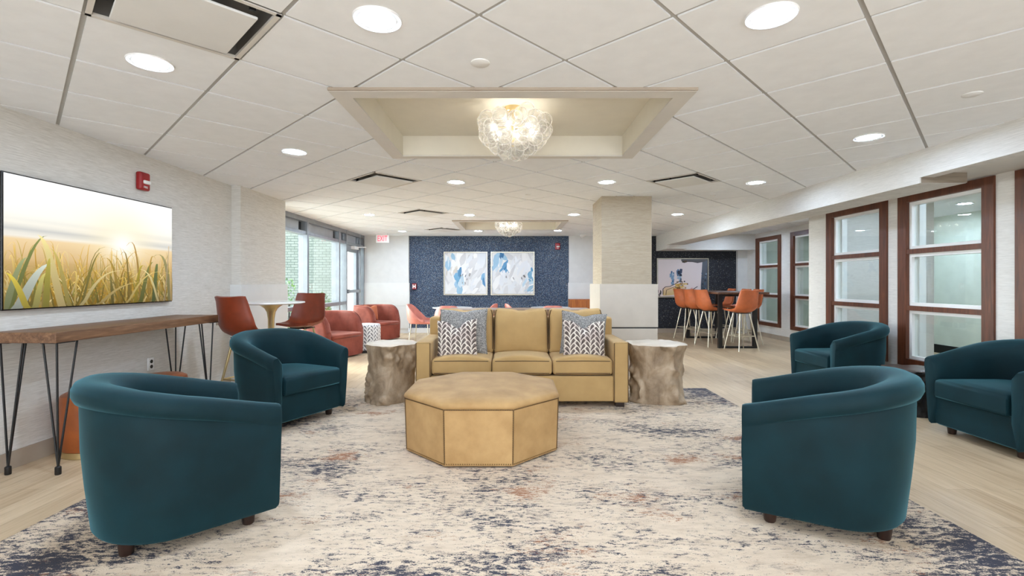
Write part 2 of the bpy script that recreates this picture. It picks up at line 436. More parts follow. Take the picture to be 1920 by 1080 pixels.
def wall_with_holes(axis_x, thick, y0, y1, z0, z1, holes):
    """boxes of a wall in the plane x = axis_x around openings (ya, yb, za, zb)"""
    b = B(); cur = y0
    for ya, yb, za, zb in sorted(holes):
        if ya > cur: b.box(axis_x, axis_x+thick, cur, ya, z0, z1)
        if za > z0: b.box(axis_x, axis_x+thick, ya, yb, z0, za)
        if zb < z1: b.box(axis_x, axis_x+thick, ya, yb, zb, z1)
        cur = yb
    if cur < y1: b.box(axis_x, axis_x+thick, cur, y1, z0, z1)
    return b
struct(B().box(XL-.2, XL, -3, 7.03, 0, 2.6).obj('wall_left', 'grasscloth'))
struct(B().box(XL, XL+.012, -3, 5.86, 0, .12).obj('baseboard_left', 'taupe'))
# left column, with its laminate wainscot
struct(B().box(XL, -3.29, 5.87, 7.03, 0, 2.6).obj('wall_column_left', 'grasscloth'))
struct(B().box(XL, -3.265, 5.84, 7.05, 0, 1.24).obj('trim_1', 'panel_white'))
# back wall: laminate pilasters, mica-covered panels
struct(B().box(-4.1, -2.59, YB-.06, YB+.2, 1.26, 2.6).box(1.43, 2.7, YB-.06, YB+.2, 1.26, 2.6).box(5.66, 6.1, YB-.06, YB+.2, 0, 2.6).obj('wall_back', 'white_wall'))
struct(B().box(-3.72, -2.57, YB-.09, YB, .69, 1.26).box(-3.72, -2.57, YB-.09, YB, .12, .68).box(-3.72, -2.60, YB-.07, YB, 0, .12).box(-3.7, -2.6, YB-.075, YB, .1, 1.2)
       .box(1.41, 2.7, YB-.09, YB, .69, 1.26).box(1.41, 2.7, YB-.09, YB, .12, .68).box(1.44, 2.7, YB-.075, YB, 0, 1.2).obj('trim_2', 'panel_white'))
struct(B().box(-2.6, 1.44, YB+.03, YB+.2, .0, 2.6).obj('wall_back_blue', 'blue_wall'))
struct(B().box(2.7, 5.66, YB+.03, YB+.2, .0, 2.6).obj('wall_back_dark', 'dark_wall'))
struct(B().box(-2.57, 1.41, YB, YB+.03, 0, .12).obj('baseboard_back', 'white_plastic'))
struct(B().box(2.7, 5.66, YB, YB+.03, 0, .11).obj('baseboard_back_dark', 'taupe'))
# centre column
struct(B().box(1.22, 1.90, 6.59, 7.31, 1.2, 2.6).obj('wall_column', ['grasscloth_tan']))
struct(B().box(1.185, 1.97, 6.53, 7.37, .665, 1.245).box(1.19, 1.965, 6.535, 7.365, 0, .645).box(1.2, 1.955, 6.55, 7.35, .6, .7, 1).obj('trim_3', ['panel_beige', 'black']))
# right side: beam, soffits, walls
struct(B().box(3.63, 4.04, 4.31, 11.37, 2.15, 2.6).box(3.63, 3.75, -3, 4.31, 2.20, 2.6).box(3.63, 4.14, 11.37, YB, 2.06, 2.6).obj('wall_beam', 'grasscloth_pale'))
struct(B().box(3.75, XR+.1, -3, 7.2, 2.244, 2.6).obj('ceiling_soffit', 'tray_frame'))
struct(B().box(3.64, 4.045, 4.303, 4.311, 2.152, 2.246).obj('trim_4', 'grey_wood'))
struct(B().box(4.14, XB, 11.74, YB, 2.06, 2.6).obj('wall_soffit', 'grasscloth_pale'))
W = [(9.12, 10.24, .27, 2.323), (10.61, 11.70, .27, 2.323)]                 # bay windows
K = XR/4.45
V = [(3.02, 4.268*K, .345, 2.235), (4.455*K, 5.566*K, .345, 2.235), (5.728*K, 6.837*K, .345, 2.235)]
struct(wall_with_holes(XR, .16, -3, 7.26*K, 0, 2.5, V).box(XR+.16, XB+.2, 7.0, 7.26*K, 0, 2.5).obj('wall_right', 'grasscloth_pale'))
struct(wall_with_holes(XB, .16, 7.1, YB, 0, 2.5, W).obj('wall_bay', 'grasscloth_pale'))
struct(B().box(XR-.012, XR, -3, 7.14, 0, .1).obj('baseboard_right', 'taupe'))
struct(B().box(XB-.012, XB, 7.15, YB-.07, 0, .1).obj('baseboard_bay', 'taupe'))
# rooms behind the interior windows
struct(B().box(7.7, 7.85, .5, 12.6, 0, 2.6).box(6.06, 7.7, 9.0, 9.15, 0, 2.6).box(6.06, 7.7, 12.2, 12.4, 0, 2.6).box(4.54, 7.7, .4, .5, 0, 2.6).obj('wall_corridor', 'green_wall'))
struct(B().box(4.54, 7.7, .5, 12.4, 2.45, 2.55).obj('ceiling_corridor', 'tile'))
struct(B().box(7.685, 7.7, .5, 9.0, 0, .15).box(6.06, 7.7, 8.985, 9.0, 0, .15).box(7.685, 7.7, 9.15, 12.2, 0, .15).obj('baseboard_corridor', 'black'))

# window builders
def interior_window(name, X, y0, y1, z0, z1):
    r = room(name); f = .115; h = z1-z0
    r1, r2 = z0+h*.339, z0+h*.667
    b = B().box(X-.02, X+.11, y0, y0+f, z0, z1).box(X-.02, X+.11, y1-f, y1, z0, z1).box(X-.02, X+.11, y0+f, y1-f, z0, z0+.08).box(X-.02, X+.11, y0+f, y1-f, z1-.085, z1)
    for q in (r1, r2): b.box(X-.015, X+.11, y0+f, y1-f, q-.026, q+.026)
    b.obj('frame', 'walnut_z', r)
    for za, zb in ((z0+.08, r1-.026), (r1+.026, r2-.026), (r2+.026, z1-.085)):
        ya, yb = y0+f, y1-f; t = .034
        b = B().box(X+.02, X+.09, ya, ya+t, za, zb).box(X+.02, X+.09, yb-t, yb, za, zb).box(X+.02, X+.09, ya+t, yb-t, za, za+t).box(X+.02, X+.09, ya+t, yb-t, zb-t, zb)
        t2 = .055
        b.box(X+.09, X+.16, ya, ya+t2, za, zb).box(X+.09, X+.16, yb-t2, yb, za, zb)
        s = b.obj('sash', 'white_plastic', r)
        B().box(X+.05, X+.056, ya+t, yb-t, za+t, zb-t).obj('pane', 'pane', s)
for i, (a, c, d, e) in enumerate(V): interior_window('window_%d' % (i+2), XR, a, c, d, e)
for i, (a, c, d, e) in enumerate(W): interior_window('window_%d' % (i+5), XB, a, c, d, e)

# storefront and glass door on the left
XS = -3.73
r = room('window_1')
b = B().box(XS-.12, XS+.03, 7.03, YB-.07, 2.36, 2.46).box(XS-.12, XS+.02, 7.03, YB-.07, 2.13, 2.19).box(XS-.12, XS+.03, 7.03, 10.85, .78, .85).box(XS-.12, XS+.03, 7.03, 10.85, 0, .1)
for y, t in ((7.06, .05), (8.78, .07), (10.39, .07), (10.84, .06), (11.82, .06), (12.1, .05)): b.box(XS-.13, XS+.035, y-t/2, y+t/2, 0, 2.44)
b.obj('frame', 'alu', r)
for ya, yb in ((7.09, 8.55), (8.82, 10.2), (10.43, 10.7), (10.87, 11.68), (11.85, 12.0)):
    B().box(XS-.07, XS-.04, ya, yb, 2.19, 2.36).obj('spandrel_panel', 'spandrel', r)
for ya, yb in ((8.55, 8.75), (10.2, 10.36), (10.7, 10.82), (11.68, 11.8), (12.0, 12.09)):
    B().box(XS-.10, XS-.08, ya, yb, 2.19, 2.36).obj('spandrel_panel', 'black', r)
for ya, yb, za, zb in ((7.09, 8.74, .85, 2.13), (8.82, 10.35, .85, 2.13), (10.43, 10.81, .85, 2.13), (7.09, 8.74, .1, .78), (8.82, 10.35, .1, .78), (10.43, 10.81, .1, .78), (11.85, 12.07, .1, 2.13)):
    B().box(XS-.05, XS-.044, ya, yb, za, zb).obj('pane', 'pane', r)
r = room('door_1')
B().box(XS-.09, XS-.03, 10.88, 10.98, .02, 2.12).box(XS-.09, XS-.03, 11.68, 11.78, .02, 2.12).box(XS-.09, XS-.03, 10.98, 11.68, .02, .2).box(XS-.09, XS-.03, 10.98, 11.68, 1.98, 2.12).obj('door_frame', 'alu', r)
B().box(XS-.062, XS-.056, 10.98, 11.68, .2, 1.98).obj('pane', 'pane', r)
B().box(XS-.03, XS+.04, 10.92, 11.74, 1.03, 1.1).box(XS-.03, XS+.05, 10.9, 10.98, 1.02, 1.11).obj('push_bar', 'alu', r)
B().box(XS-.03, XS+.06, 11.3, 11.6, 2.05, 2.12).tube([(XS+.04, 11.45, 2.1), (XS+.2, 11.7, 2.12), (XS+.02, 11.85, 2.13)], .012).obj('door_closer', 'white_plastic', r)
# outdoors
struct(B().box(-30, -5, 3, 40, -.12, -.02).obj('ground', 'ground'))
struct(B().box(-9.6, -4.95, 13.8, 14.2, -.1, 4.5).obj('wall_outside_brick', 'mint_brick'))
struct(B().box(-14, 2, 24, 24.4, -.1, 2.2).obj('wall_outside_white', 'facade'))
def shrub(label, x, y, rx, h, n, seed):
    rnd = random.Random(seed); b = B()
    for _ in range(n):
        a = rnd.uniform(0, 2*math.pi); q = rnd.random()**.5; z = rnd.uniform(.15, 1); k = math.sin(min(1, z*1.05)*math.pi*.85+.25)
        p = Vector((rx*q*k*math.cos(a), rx*q*k*math.sin(a), h*z)); d = Vector((rnd.uniform(-1, 1), rnd.uniform(-1, 1), rnd.uniform(-.2, 1))).normalized()
        s_ = d.cross(Vector((rnd.uniform(-1, 1), rnd.uniform(-1, 1), rnd.uniform(-1, 1)))).normalized(); L = rnd.uniform(.06, .12)
        b.quad([p, p+d*L*.5+s_*L*.25, p+d*L, p+d*L*.5-s_*L*.25])
    t = thing('shrub', label, 'shrub', (x, y, -.02))
    b.obj('foliage', 'leaf', t, 80); B().lathe([(.03, 0), (.02, h*.6)], 8).obj('stem', 'dark_wood', t)
shrub('low green shrub outside the tall window, before the mint brick wall', -4.75, 12.0, .42, .98, 700, 3)
shrub('sparse tall green plant outside, at the left edge of the window', -5.2, 11.3, .30, 1.36, 130, 5)

# ceiling trays
for i, (x0, x1, y0, y1) in enumerate(TR):
    t = .10; hz = 2.61
    b = B()
    b.box(x0, x0+t, y0, y1, H-.008, 2.66).box(x1-t, x1, y0, y1, H-.008, 2.66).box(x0+t, x1-t, y0, y0+t, H-.008, 2.66).box(x0+t, x1-t, y1-t*.7, y1, H-.008, 2.66)
    b.box(x0+t, x1-t, y0+t, y1-t*.7, hz, 2.66)
    struct(b.obj('ceiling_tray' if i == 0 else 'ceiling_tray_back', 'tray'))
    b = B().box(x0-.012, x0+t, y0-.012, y1+.012, H-.018, H-.006).box(x1-t, x1+.012, y0-.012, y1+.012, H-.018, H-.006).box(x0+t, x1-t, y0-.012, y0+t, H-.018, H-.006).box(x0+t, x1-t, y1-t*.7, y1+.012, H-.018, H-.006)
    b.box(x0-.012, x1+.012, y0-.026, y0-.012, H-.016, H+.002, 1)
    struct(b.obj('trim_%d' % (5+i), ['tray_frame', 'taupe']))

# ------------------------------------------------------------------ ceiling fixtures
LIGHTS = [(-1.93, 2.585, 'bright round ceiling light beside the large open vent, upper left'), (-.60, 2.16, 'large round ceiling light nearest the camera, left of centre'),
 (1.14, 2.13, 'large round ceiling light nearest the camera, right of centre'), (-1.95, 4.34, 'round ceiling light between the red wall alarm and the ceiling tray'),
 (2.88, 3.91, 'round ceiling light beside the right beam, nearest of that side'), (-.653, 5.65, 'round ceiling light just beyond the big tray, left of the chandelier'),
 (1.108, 5.65, 'round ceiling light just beyond the big tray, right of the chandelier'), (2.86, 5.68, 'round ceiling light by the beam, just right of the ceiling vent'),
 (-2.47, 8.37, 'small round ceiling light nearest the storefront windows'), (-.74, 8.40, 'small round ceiling light in front of the far tray, left side'),
 (1.07, 8.34, 'small round ceiling light beside the centre column, left of it'), (2.84, 8.31, 'small round ceiling light beyond the centre column, right of it'),
 (-2.51, 11.06, 'tiny far round ceiling light just right of the EXIT sign'), (-.764, 11.0, 'tiny far round ceiling light left of the back chandelier'),
 (1.03, 10.9, 'tiny far round ceiling light right of the back chandelier')]
proto = None
for x, y, lab in LIGHTS + [(5.0, 10.9, 'recessed ceiling light in the bay, behind the beam'), (5.0, 8.6, 'recessed ceiling light in the bay, behind the beam end'),
      (-2.0, -.4, 'recessed ceiling light behind the viewer, left'), (0, -.9, 'recessed ceiling light behind the viewer, middle'), (2.2, -.4, 'recessed ceiling light behind the viewer, right')]:
    if proto is None:
        proto = thing('ceiling_light', lab, 'light', (x, y, H), 0, 'recessed round ceiling lights')
        B().lathe([(.088, -.004), (.104, -.008), (.108, -.002), (.108, .002), (.09, .03), (.088, .03)], 40).obj('trim_ring', 'white_plastic', proto)
        B().lathe([(.0005, -.0045), (.06, -.005), (.0885, -.0035), (.0885, .004), (.0005, .004)], 40).obj('lens', 'lens', proto)
    else: dup(proto, (x, y, H), 0, lab)
for x, y, lab in ((6.7, 3.2, 'unseen lamp added to light the room behind the nearest window'), (6.78, 7.25, 'round ceiling light seen through the tall right window'), (5.15, 3.4, 'unseen lamp added to light the room behind the right wall'), (5.15, 4.7, 'unseen lamp added to light the room behind the right wall, second'), (5.15, 6.0, 'unseen lamp added to light the room behind the right wall, third'), (6.9, 8.2, 'unseen lamp added to light the room behind the bay'), (6.9, 10.7, 'unseen lamp added to light the room behind the far windows')):  # hidden lamps added to brighten these rooms; only the tall-window one is visible
    dup(proto, (x, y, 2.45), 0, lab)
# vents
VL = ['large open ceiling vent panel at the top left of the room', 'square ceiling vent left of the tray light, beyond the red alarm', 'square ceiling vent near the beam, right of the centre column',
      'small far ceiling vent above the storefront door', 'tiny farthest ceiling vent before the blue wall']
for k, ((i, j), lab) in enumerate(zip(vc, VL)):
    ca, cb = O1+T*(i+.5), O2+T*(j+.5); cx, cy = ca*e1[0]+cb*e2[0], ca*e1[1]+cb*e2[1]
    t = thing('ceiling_vent', lab, 'vent', (cx, cy, H), R(45.5), 'ceiling air vents')
    h = T/2
    B().box(-h, h, -h, h, .10, .11).box(-h, -h+.01, -h, h, 0, .1).box(h-.01, h, -h, h, 0, .1).box(-h, h, -h, -h+.01, 0, .1).box(-h, h, h-.01, h, 0, .1).obj('plenum', 'vent_metal', t)
    f = .022
    B().box(-h, -h+f, -h, h, -.004, .01).box(h-f, h, -h, h, -.004, .01).box(-h, h, -h, -h+f, -.004, .01).box(-h, h, h-f, h, -.004, .01).obj('frame', 'tray_frame', t)
    B().rbox((.46, .46, .012), .004, 2).xf(Matrix.Translation((0, 0, -.016))).obj('panel', 'grey_panel', t)
    for a, c in ((-1, -1), (1, -1), (1, 1), (-1, 1)):
        B().box(a*.2-.012, a*.2+.012, c*.255-.006, c*.255+.006, -.004, .1).obj('hanger', 'black', t)
# detectors and sprinklers
for x, y, lab in ((-.17, 2.59, 'white round smoke detector on the ceiling before the tray'), (2.87, 3.02, 'white round smoke detector at the upper right of the ceiling'), (7.0, 6.2, 'white smoke detector in the room behind the right window')):
    t = thing('smoke_detector', lab, 'smoke detector', (x, y, H if x < 6 else 2.45))
    B().lathe([(.052, 0), (.052, -.004), (.048, -.007), (.001, -.008)], 28).obj('housing', 'white_plastic', t)
for x, y, lab in ((-1.93, 5.18, 'tiny white sprinkler disc on the ceiling beyond the left light'), (.214, 6.47, 'tiny sprinkler disc beyond the big tray, right of centre'), (2.70, 6.51, 'tiny sprinkler disc on the ceiling near the beam'), (-1.45, 10.4, 'tiny sprinkler disc far back near the last vent')):
    t = thing('sprinkler', lab, 'sprinkler', (x, y, H))
    B().lathe([(.036, 0), (.036, -.006), (.001, -.008)], 20).obj('cover_plate', 'white_plastic', t)

# bubble chandeliers
def chandelier(loc, label, seed):
    t = thing('bubble_chandelier', label, 'chandelier', loc, 0, 'bubble glass chandeliers'); rnd = random.Random(seed)
    B().lathe([(.07, 0), (.07, -.035), (.062, -.042), (.001, -.042)], 28).obj('canopy', 'brass', t)
    B().lathe([(.012, -.04), (.012, -.30)], 12).obj('stem', 'brass', t)
    gm = None
    for ring, (z, rr, n_) in enumerate(((-.085, .20, 6), (-.125, .235, 11), (-.165, .235, 13), (-.22, .215, 12), (-.27, .185, 10), (-.31, .135, 8), (-.345, .075, 5), (-.36, 0, 1), (-.25, .1, 5))):
        for k in range(n_):
            a = 2*math.pi*(k+.5*(ring % 2))/n_+rnd.uniform(-.12, .12)+(0 if ring else math.pi/3); q = rr+rnd.uniform(-.02, .02)
            if gm is None:
                b = B(); bmesh.ops.create_uvsphere(b.bm, u_segments=20, v_segments=12, radius=.058); o = b.obj('glass_globe', 'bubble', t, 80); gm = o
            else: o = gm.copy(); C.objects.link(o); o.parent = t
            o.location = (q*math.cos(a), q*math.sin(a), z+rnd.uniform(-.015, .015)); s_ = rnd.uniform(.86, 1.08); o.scale = (s_,)*3
            o.rotation_euler = (rnd.uniform(0, 3), rnd.uniform(0, 3), 0)
    for k in range(6):
        a = 2*math.pi*k/6+.3; p = (.15*math.cos(a), .15*math.sin(a), -.17)
        b = B(); bmesh.ops.create_uvsphere(b.bm, u_segments=12, v_segments=8, radius=.019); b.xf(Matrix.Translation(p)); b.obj('bulb', 'bulb', t)
        B().tube([(0, 0, -.15), p], .005, 6).obj('arm', 'brass', t)
chandelier((.01, 3.73, 2.612), 'clear bubble glass chandelier in the large near ceiling tray', 2)
chandelier((-.07, 9.92, 2.612), 'clear bubble glass chandelier in the far tray before the blue wall', 4)

# ------------------------------------------------------------------ wall fixtures
def alarm(label, loc, rz):
    t = thing('fire_alarm', label, 'fire alarm', loc, rz)
    B().rbox((.125, .05, .165), .018, 4).xf(Matrix.Translation((0, -.025, 0))).obj('housing', 'red', t)
    B().rbox((.08, .03, .034), .011, 3).xf(Matrix.Translation((.01, -.052, -.008))).obj('strobe', 'white_plastic', t)
    text('FIRE', .028, 'white_plastic', t, (0, -.051, -.055), (R(90), 0, 0))
alarm('red fire alarm with white strobe on the left wall above the television', (XL, 4.43, 2.19), R(90))
alarm('small red fire alarm on the navy wall right of the paintings', (1.15, YB+.03, 2.18), 0)
t = thing('pull_station', 'small red fire pull station low on the navy wall left edge', 'fire alarm', (-2.46, YB+.03, 1.17))
B().rbox((.11, .05, .15), .01, 3).xf(Matrix.Translation((0, -.025, 0))).obj('housing', 'red', t)
B().box(-.04, -.018, -.055, -.05, -.05, .05).box(.018, .04, -.055, -.05, -.05, .05).box(-.018, .018, -.058, -.05, -.014, .014).obj('handle', 'white_plastic', t)
t = thing('exit_sign', 'white exit sign with red letters hung above the glass door', 'exit sign', (-3.1, 11.6, 2.32))
B().rbox((.31, .03, .2), .006, 2).obj('plate', 'white_plastic', t)
B().box(-.12, .12, -.025, .025, .1, .12).obj('mount', 'white_plastic', t)
text('EXIT', .19, 'exit_red', t, (0, -.017, -.005), (R(90), 0, 0)).scale = (.62, 1, 1)
t = thing('security_camera', 'small white security camera under the ceiling left of the column', 'camera', (1.72, 11.9, 2.44))
B().lathe([(.05, 0), (.05, -.02), (.02, -.03)], 20).obj('base', 'white_plastic', t)
B().lathe([(.035, 0), (.04, .02), (.04, .13), (.03, .14)], 18).xf(Matrix.Translation((-.05, -.1, -.06)) @ Matrix.Rotation(R(60), 4, 'Y')).obj('barrel', 'white_plastic', t)
t = thing('wall_outlet', 'white duplex outlet on the left wall under the console', 'outlet', (XL, 4.55, .50))
B().rbox((.012, .078, .118), .004, 2).xf(Matrix.Translation((.006, 0, 0))).obj('cover_plate', 'white_plastic', t)
for z in (-.024, .024): B().lathe([(.017, 0), (.017, .003), (.001, .003)], 16).xf(Matrix.Translation((.012, 0, z)) @ Matrix.Rotation(R(90), 4, 'Y')).obj('receptacle', 'black', t)
tag(B().rbox((.008, .12, .055), .003, 2).xf(Matrix.Translation((XL+.004, 5.62, .80))).obj('wall_plate', 'taupe'), 'small taupe blank wall plate left of the first bar stool', 'wall plate')

# pictures: flat sheets painted with coloured patches
def sheet(cols, w, h, bg, patches, name, mat, parent, nx=24, ny=24, y=0):
    """sheet in the local XZ plane facing -Y; bg(u, v) -> rgb; patches = [(polygon in uv, rgb or (rgb0, rgb1))]"""
    bm = bmesh.new(); cl = bm.loops.layers.float_color.new('Col')
    g = [[bm.verts.new((w*(i/nx-.5), y, h*(j/ny-.5))) for j in range(ny+1)] for i in range(nx+1)]
    for i in range(nx):
        for j in range(ny):
            f = bm.faces.new((g[i][j], g[i+1][j], g[i+1][j+1], g[i][j+1]))
            for l in f.loops: l[cl] = lin(bg(l.vert.co.x/w+.5, l.vert.co.z/h+.5))
    for k, pc in enumerate(patches):
        poly, col = pc[0], pc[1]; yy = y-.0004-.000008*(pc[2] if len(pc) > 2 else k)
        try: f = bm.faces.new([bm.verts.new((w*(max(0, min(1, u))-.5), yy, h*(max(0, min(1, v))-.5))) for u, v in poly])
        except ValueError: continue
        c0, c1 = col if isinstance(col[0], tuple) else (col, col)
        lo = min(q[1] for q in poly); hi = max(q[1] for q in poly)+1e-6
        for l, (u, v) in zip(f.loops, poly):
            t_ = (v-lo)/(hi-lo); l[cl] = lin(tuple(c0[i]+(c1[i]-c0[i])*t_ for i in range(3)))
    me = bpy.data.meshes.new(name); bm.to_mesh(me); bm.free(); me.materials.append(M[mat])
    o = bpy.data.objects.new(name, me); C.objects.link(o); o.parent = parent; return o
def mixc(a, b, t): t = max(0, min(1, t)); return tuple(a[i]+(b[i]-a[i])*t for i in range(3))

# television
tw, th = 1.58, .905
t = thing('television', 'large flat television on the left wall showing sunlit beach grass', 'television', (XL+.05, 3.98, 1.54), R(90))
B().rbox((tw+.02, .04, th+.02), .008, 3).xf(Matrix.Translation((0, .022, 0))).obj('bezel', 'black_gloss', t)
B().box(-.3, .3, .04, .05, -.2, .2).obj('wall_mount', 'black', t)
rnd = random.Random(11)
def tvbg(u, v):
    top = mixc((255, 255, 253), (253, 247, 226), (1-v)*1.6)
    sea = (226, 224, 216); band = .5+.5*math.sin(v*70+u*2)
    if v > .70: c = top
    elif v > .54: c = mixc(mixc((206, 206, 202), (246, 240, 226), band), top, (v-.6)*9)
    elif v > .36: c = mixc((214, 180, 126), (244, 216, 168), (v-.36)*5.5)
    else: c = mixc((122, 98, 36), (206, 172, 112), v*2.8)
    g = math.exp(-(((u-.62)/.20)**2+((v-.58)/.24)**2)); g2 = math.exp(-(((u-.62)/.09)**2+((v-.55)/.12)**2))
    c = mixc(c, (255, 240, 200), g*.8); return mixc(c, (255, 255, 250), g2)
P = []; P_id = [0]
def blade(x, h, lean, wd, col, curl=0, y0=-.03):
    n_ = 9; L, Rr = [], []; P_id[0] += 1
    for i in range(n_+1):
        s_ = i/n_; u = x+lean*s_+curl*s_*s_*s_; v = y0+h*math.sin(min(1.0, s_)*math.pi*(.5 if curl == 0 else .62))
        wv = wd*(1-s_**2)*.5+.0006
        L.append((u-wv, v)); Rr.append((u+wv, v))
    for i in range(n_):
        if L[i][1] > 1.0: break
        ca, cb = (mixc(tuple(q*.66 for q in col), tuple(min(255, q*1.12) for q in col), j/n_*1.2) for j in (i, i+1))
        if L[i+1][1] < L[i][1]: ca, cb = cb, ca
        P.append(([L[i], Rr[i], Rr[i+1], L[i+1]], (ca, cb), P_id[0]))
pal = [(150, 140, 62), (206, 168, 64), (226, 196, 110), (176, 138, 48), (120, 118, 50), (236, 216, 160), (196, 150, 40)]
for _ in range(150):
    blade(rnd.uniform(-.05, 1.05), rnd.uniform(.26, .56), rnd.uniform(-.12, .12), rnd.uniform(.0025, .007), mixc(rnd.choice(pal), (232, 196, 120), rnd.uniform(.2, .7)), rnd.choice((0, rnd.uniform(-.15, .15))))
for _ in range(330):
    blade(rnd.uniform(-.05, 1.05), rnd.uniform(.10, .36), rnd.uniform(-.16, .16), rnd.uniform(.004, .012), mixc(rnd.choice(pal), (128, 100, 34), rnd.uniform(0, .6)), rnd.choice((0, rnd.uniform(-.15, .15))))
for x, h, le, wd, c, cu in ((.02, .60, .17, .020, (128, 136, 70), 0), (.0, .42, .10, .03, (150, 158, 110), 0), (.26, .60, -.12, .04, (238, 212, 142), 0), (.30, .50, -.10, .022, (190, 172, 92), 0),
    (.05, .38, .16, .05, (196, 204, 190), 0), (.36, .50, .12, .014, (140, 128, 60), 0), (.60, .45, -.09, .016, (176, 146, 60), -.04), (.66, .52, -.02, .012, (150, 128, 60), -.04), (.74, .62, -.05, .012, (190, 150, 70), -.05),
    (.74, .44, .10, .03, (120, 124, 60), 0), (.80, .50, .02, .014, (186, 150, 60), .04), (.98, .52, -.06, .03, (158, 150, 96), -.09), (.84, .42, .05, .03, (104, 116, 62), -.02), (.99, .44, -.02, .014, (214, 182, 120), .0),
    (.70, .40, .06, .02, (176, 156, 50), .02), (.55, .30, -.02, .018, (120, 110, 54), 0), (.93, .62, .08, .008, (204, 180, 140), -.05), (.36, .34, .22, .022, (226, 206, 140), .14), (.45, .24, .3, .025, (200, 176, 110), .22), (.1, .30, -.1, .03, (206, 186, 70), 0),
    (.18, .42, .02, .03, (170, 160, 66), 0), (.13, .30, .05, .03, (186, 178, 100), 0), (.64, .34, .25, .016, (226, 200, 120), .1), (.88, .36, -.12, .016, (236, 214, 150), -.1)): blade(x, h, le, wd, c, cu)
sheet(None, tw, th, tvbg, P, 'screen', 'screen', t, 64, 40, -.0005)

# framed pictures
def strokes(rnd, n_, pal, size, ang, region=(0, 1, 0, 1)):
    out = []
    for _ in range(n_):
        u, v = rnd.uniform(region[0], region[1]), rnd.uniform(region[2], region[3]); a = R(rnd.gauss(*ang)); L = rnd.uniform(*size); wd = L*rnd.uniform(.16, .5)
        d = (math.cos(a), math.sin(a)); p = (-d[1], d[0]); pts = []
        for (k, q) in ((-1, -.5), (-.4, -1), (.4, -.8), (1, -.2), (.9, .4), (.3, 1), (-.5, .8)):
            k += rnd.uniform(-.15, .15); q += rnd.uniform(-.2, .2)
            pts.append((u+d[0]*k*L/2+p[0]*q*wd/2, v+d[1]*k*L/2+p[1]*q*wd/2))
        c = rnd.choice(pal); jt = rnd.randint(-12, 12); out.append((pts, (c, tuple(min(255, max(0, q+jt)) for q in c))))
    return out
def picture(label, loc, w_, h_, bg, pats, frame='chrome', fw=.022):
    t = thing('framed_painting', label, 'painting', loc)
    B().box(-w_/2, w_/2, -.045, 0, -h_/2, -h_/2+fw).box(-w_/2, w_/2, -.045, 0, h_/2-fw, h_/2).box(-w_/2, -w_/2+fw, -.045, 0, -h_/2+fw, h_/2-fw).box(w_/2-fw, w_/2, -.045, 0, -h_/2+fw, h_/2-fw).obj('frame', frame, t)
    sheet(None, w_-2*fw-.012, h_-2*fw-.012, bg, pats, 'canvas', 'paint', t, 4, 4, -.034)
    B().box(-w_/2+fw, w_/2-fw, -.02, -.002, -h_/2+fw, h_/2-fw).obj('backing', 'black', t)
whites = [(226, 225, 223), (214, 213, 212), (232, 231, 229), (206, 205, 205), (220, 222, 224)]
blues = [(182, 204, 216), (150, 184, 206), (198, 212, 220)]
rnd = random.Random(5)
p1 = strokes(rnd, 60, whites, (.2, .55), (75, 25)) + strokes(rnd, 10, blues, (.12, .34), (80, 18), (.25, .42, .0, .6)) + strokes(rnd, 5, blues, (.15, .3), (85, 20), (.05, .2, .7, .95)) \
   + strokes(rnd, 5, [(86, 138, 176), (110, 160, 192)], (.1, .28), (82, 12), (.28, .38, .3, .55)) + strokes(rnd, 4, [(78, 128, 168), (120, 164, 194)], (.1, .24), (88, 10), (.92, 1.0, .25, .45)) \
   + strokes(rnd, 8, whites, (.2, .42), (60, 20), (.5, .85, .2, .8)) + strokes(rnd, 7, [(108, 106, 104), (150, 146, 142), (70, 90, 110)], (.04, .13), (75, 20), (.27, .62, .25, .55)) + strokes(rnd, 6, [(196, 190, 182), (206, 198, 186)], (.1, .2), (70, 30), (.02, .3, .45, .7))
rnd = random.Random(9)
p2 = strokes(rnd, 60, whites, (.2, .55), (75, 25)) + strokes(rnd, 9, blues, (.14, .36), (75, 18), (.05, .36, .55, .95)) + strokes(rnd, 6, [(70, 124, 166), (98, 150, 188)], (.12, .3), (60, 25), (.18, .38, .58, .72)) \
   + strokes(rnd, 3, [(60, 112, 156)], (.12, .2), (88, 6), (.2, .26, .86, .98)) + strokes(rnd, 5, [(84, 140, 176), (120, 166, 194)], (.1, .24), (95, 14), (.9, .99, .3, .6)) + strokes(rnd, 8, blues, (.12, .26), (40, 20), (.7, .98, .05, .3)) \
   + strokes(rnd, 9, whites, (.25, .45), (60, 20), (.1, .4, .1, .45)) + strokes(rnd, 6, [(96, 96, 98), (140, 138, 138)], (.04, .12), (110, 25), (.3, .8, .35, .5)) + strokes(rnd, 8, whites, (.25, .5), (80, 16), (.45, .75, .4, .9))
bgw = lambda u, v: (222, 222, 221)
picture('left square abstract painting in white and pale blue on navy wall', (-1.17, YB+.03, 1.497), 1.10, 1.09, bgw, p1)
picture('right square abstract painting in white and blue on navy wall', (.015, YB+.03, 1.497), 1.10, 1.09, bgw, p2)
rnd = random.Random(3)
def dabs(n_, pal, u0, u1, v0, v1, w0, w1, h0, h1):
    out = []
    for _ in range(n_):
        u, v, a, b_ = rnd.uniform(u0, u1), rnd.uniform(v0, v1), rnd.uniform(w0, w1)/2, rnd.uniform(h0, h1)/2; j = lambda: rnd.uniform(.8, 1.2)
        out.append(([(u-a*j(), v-b_*j()), (u+a*j(), v-b_*j()), (u+a*j(), v+b_*j()), (u, v+b_*1.2*j()), (u-a*j(), v+b_*j())], rnd.choice(pal)))
    return out
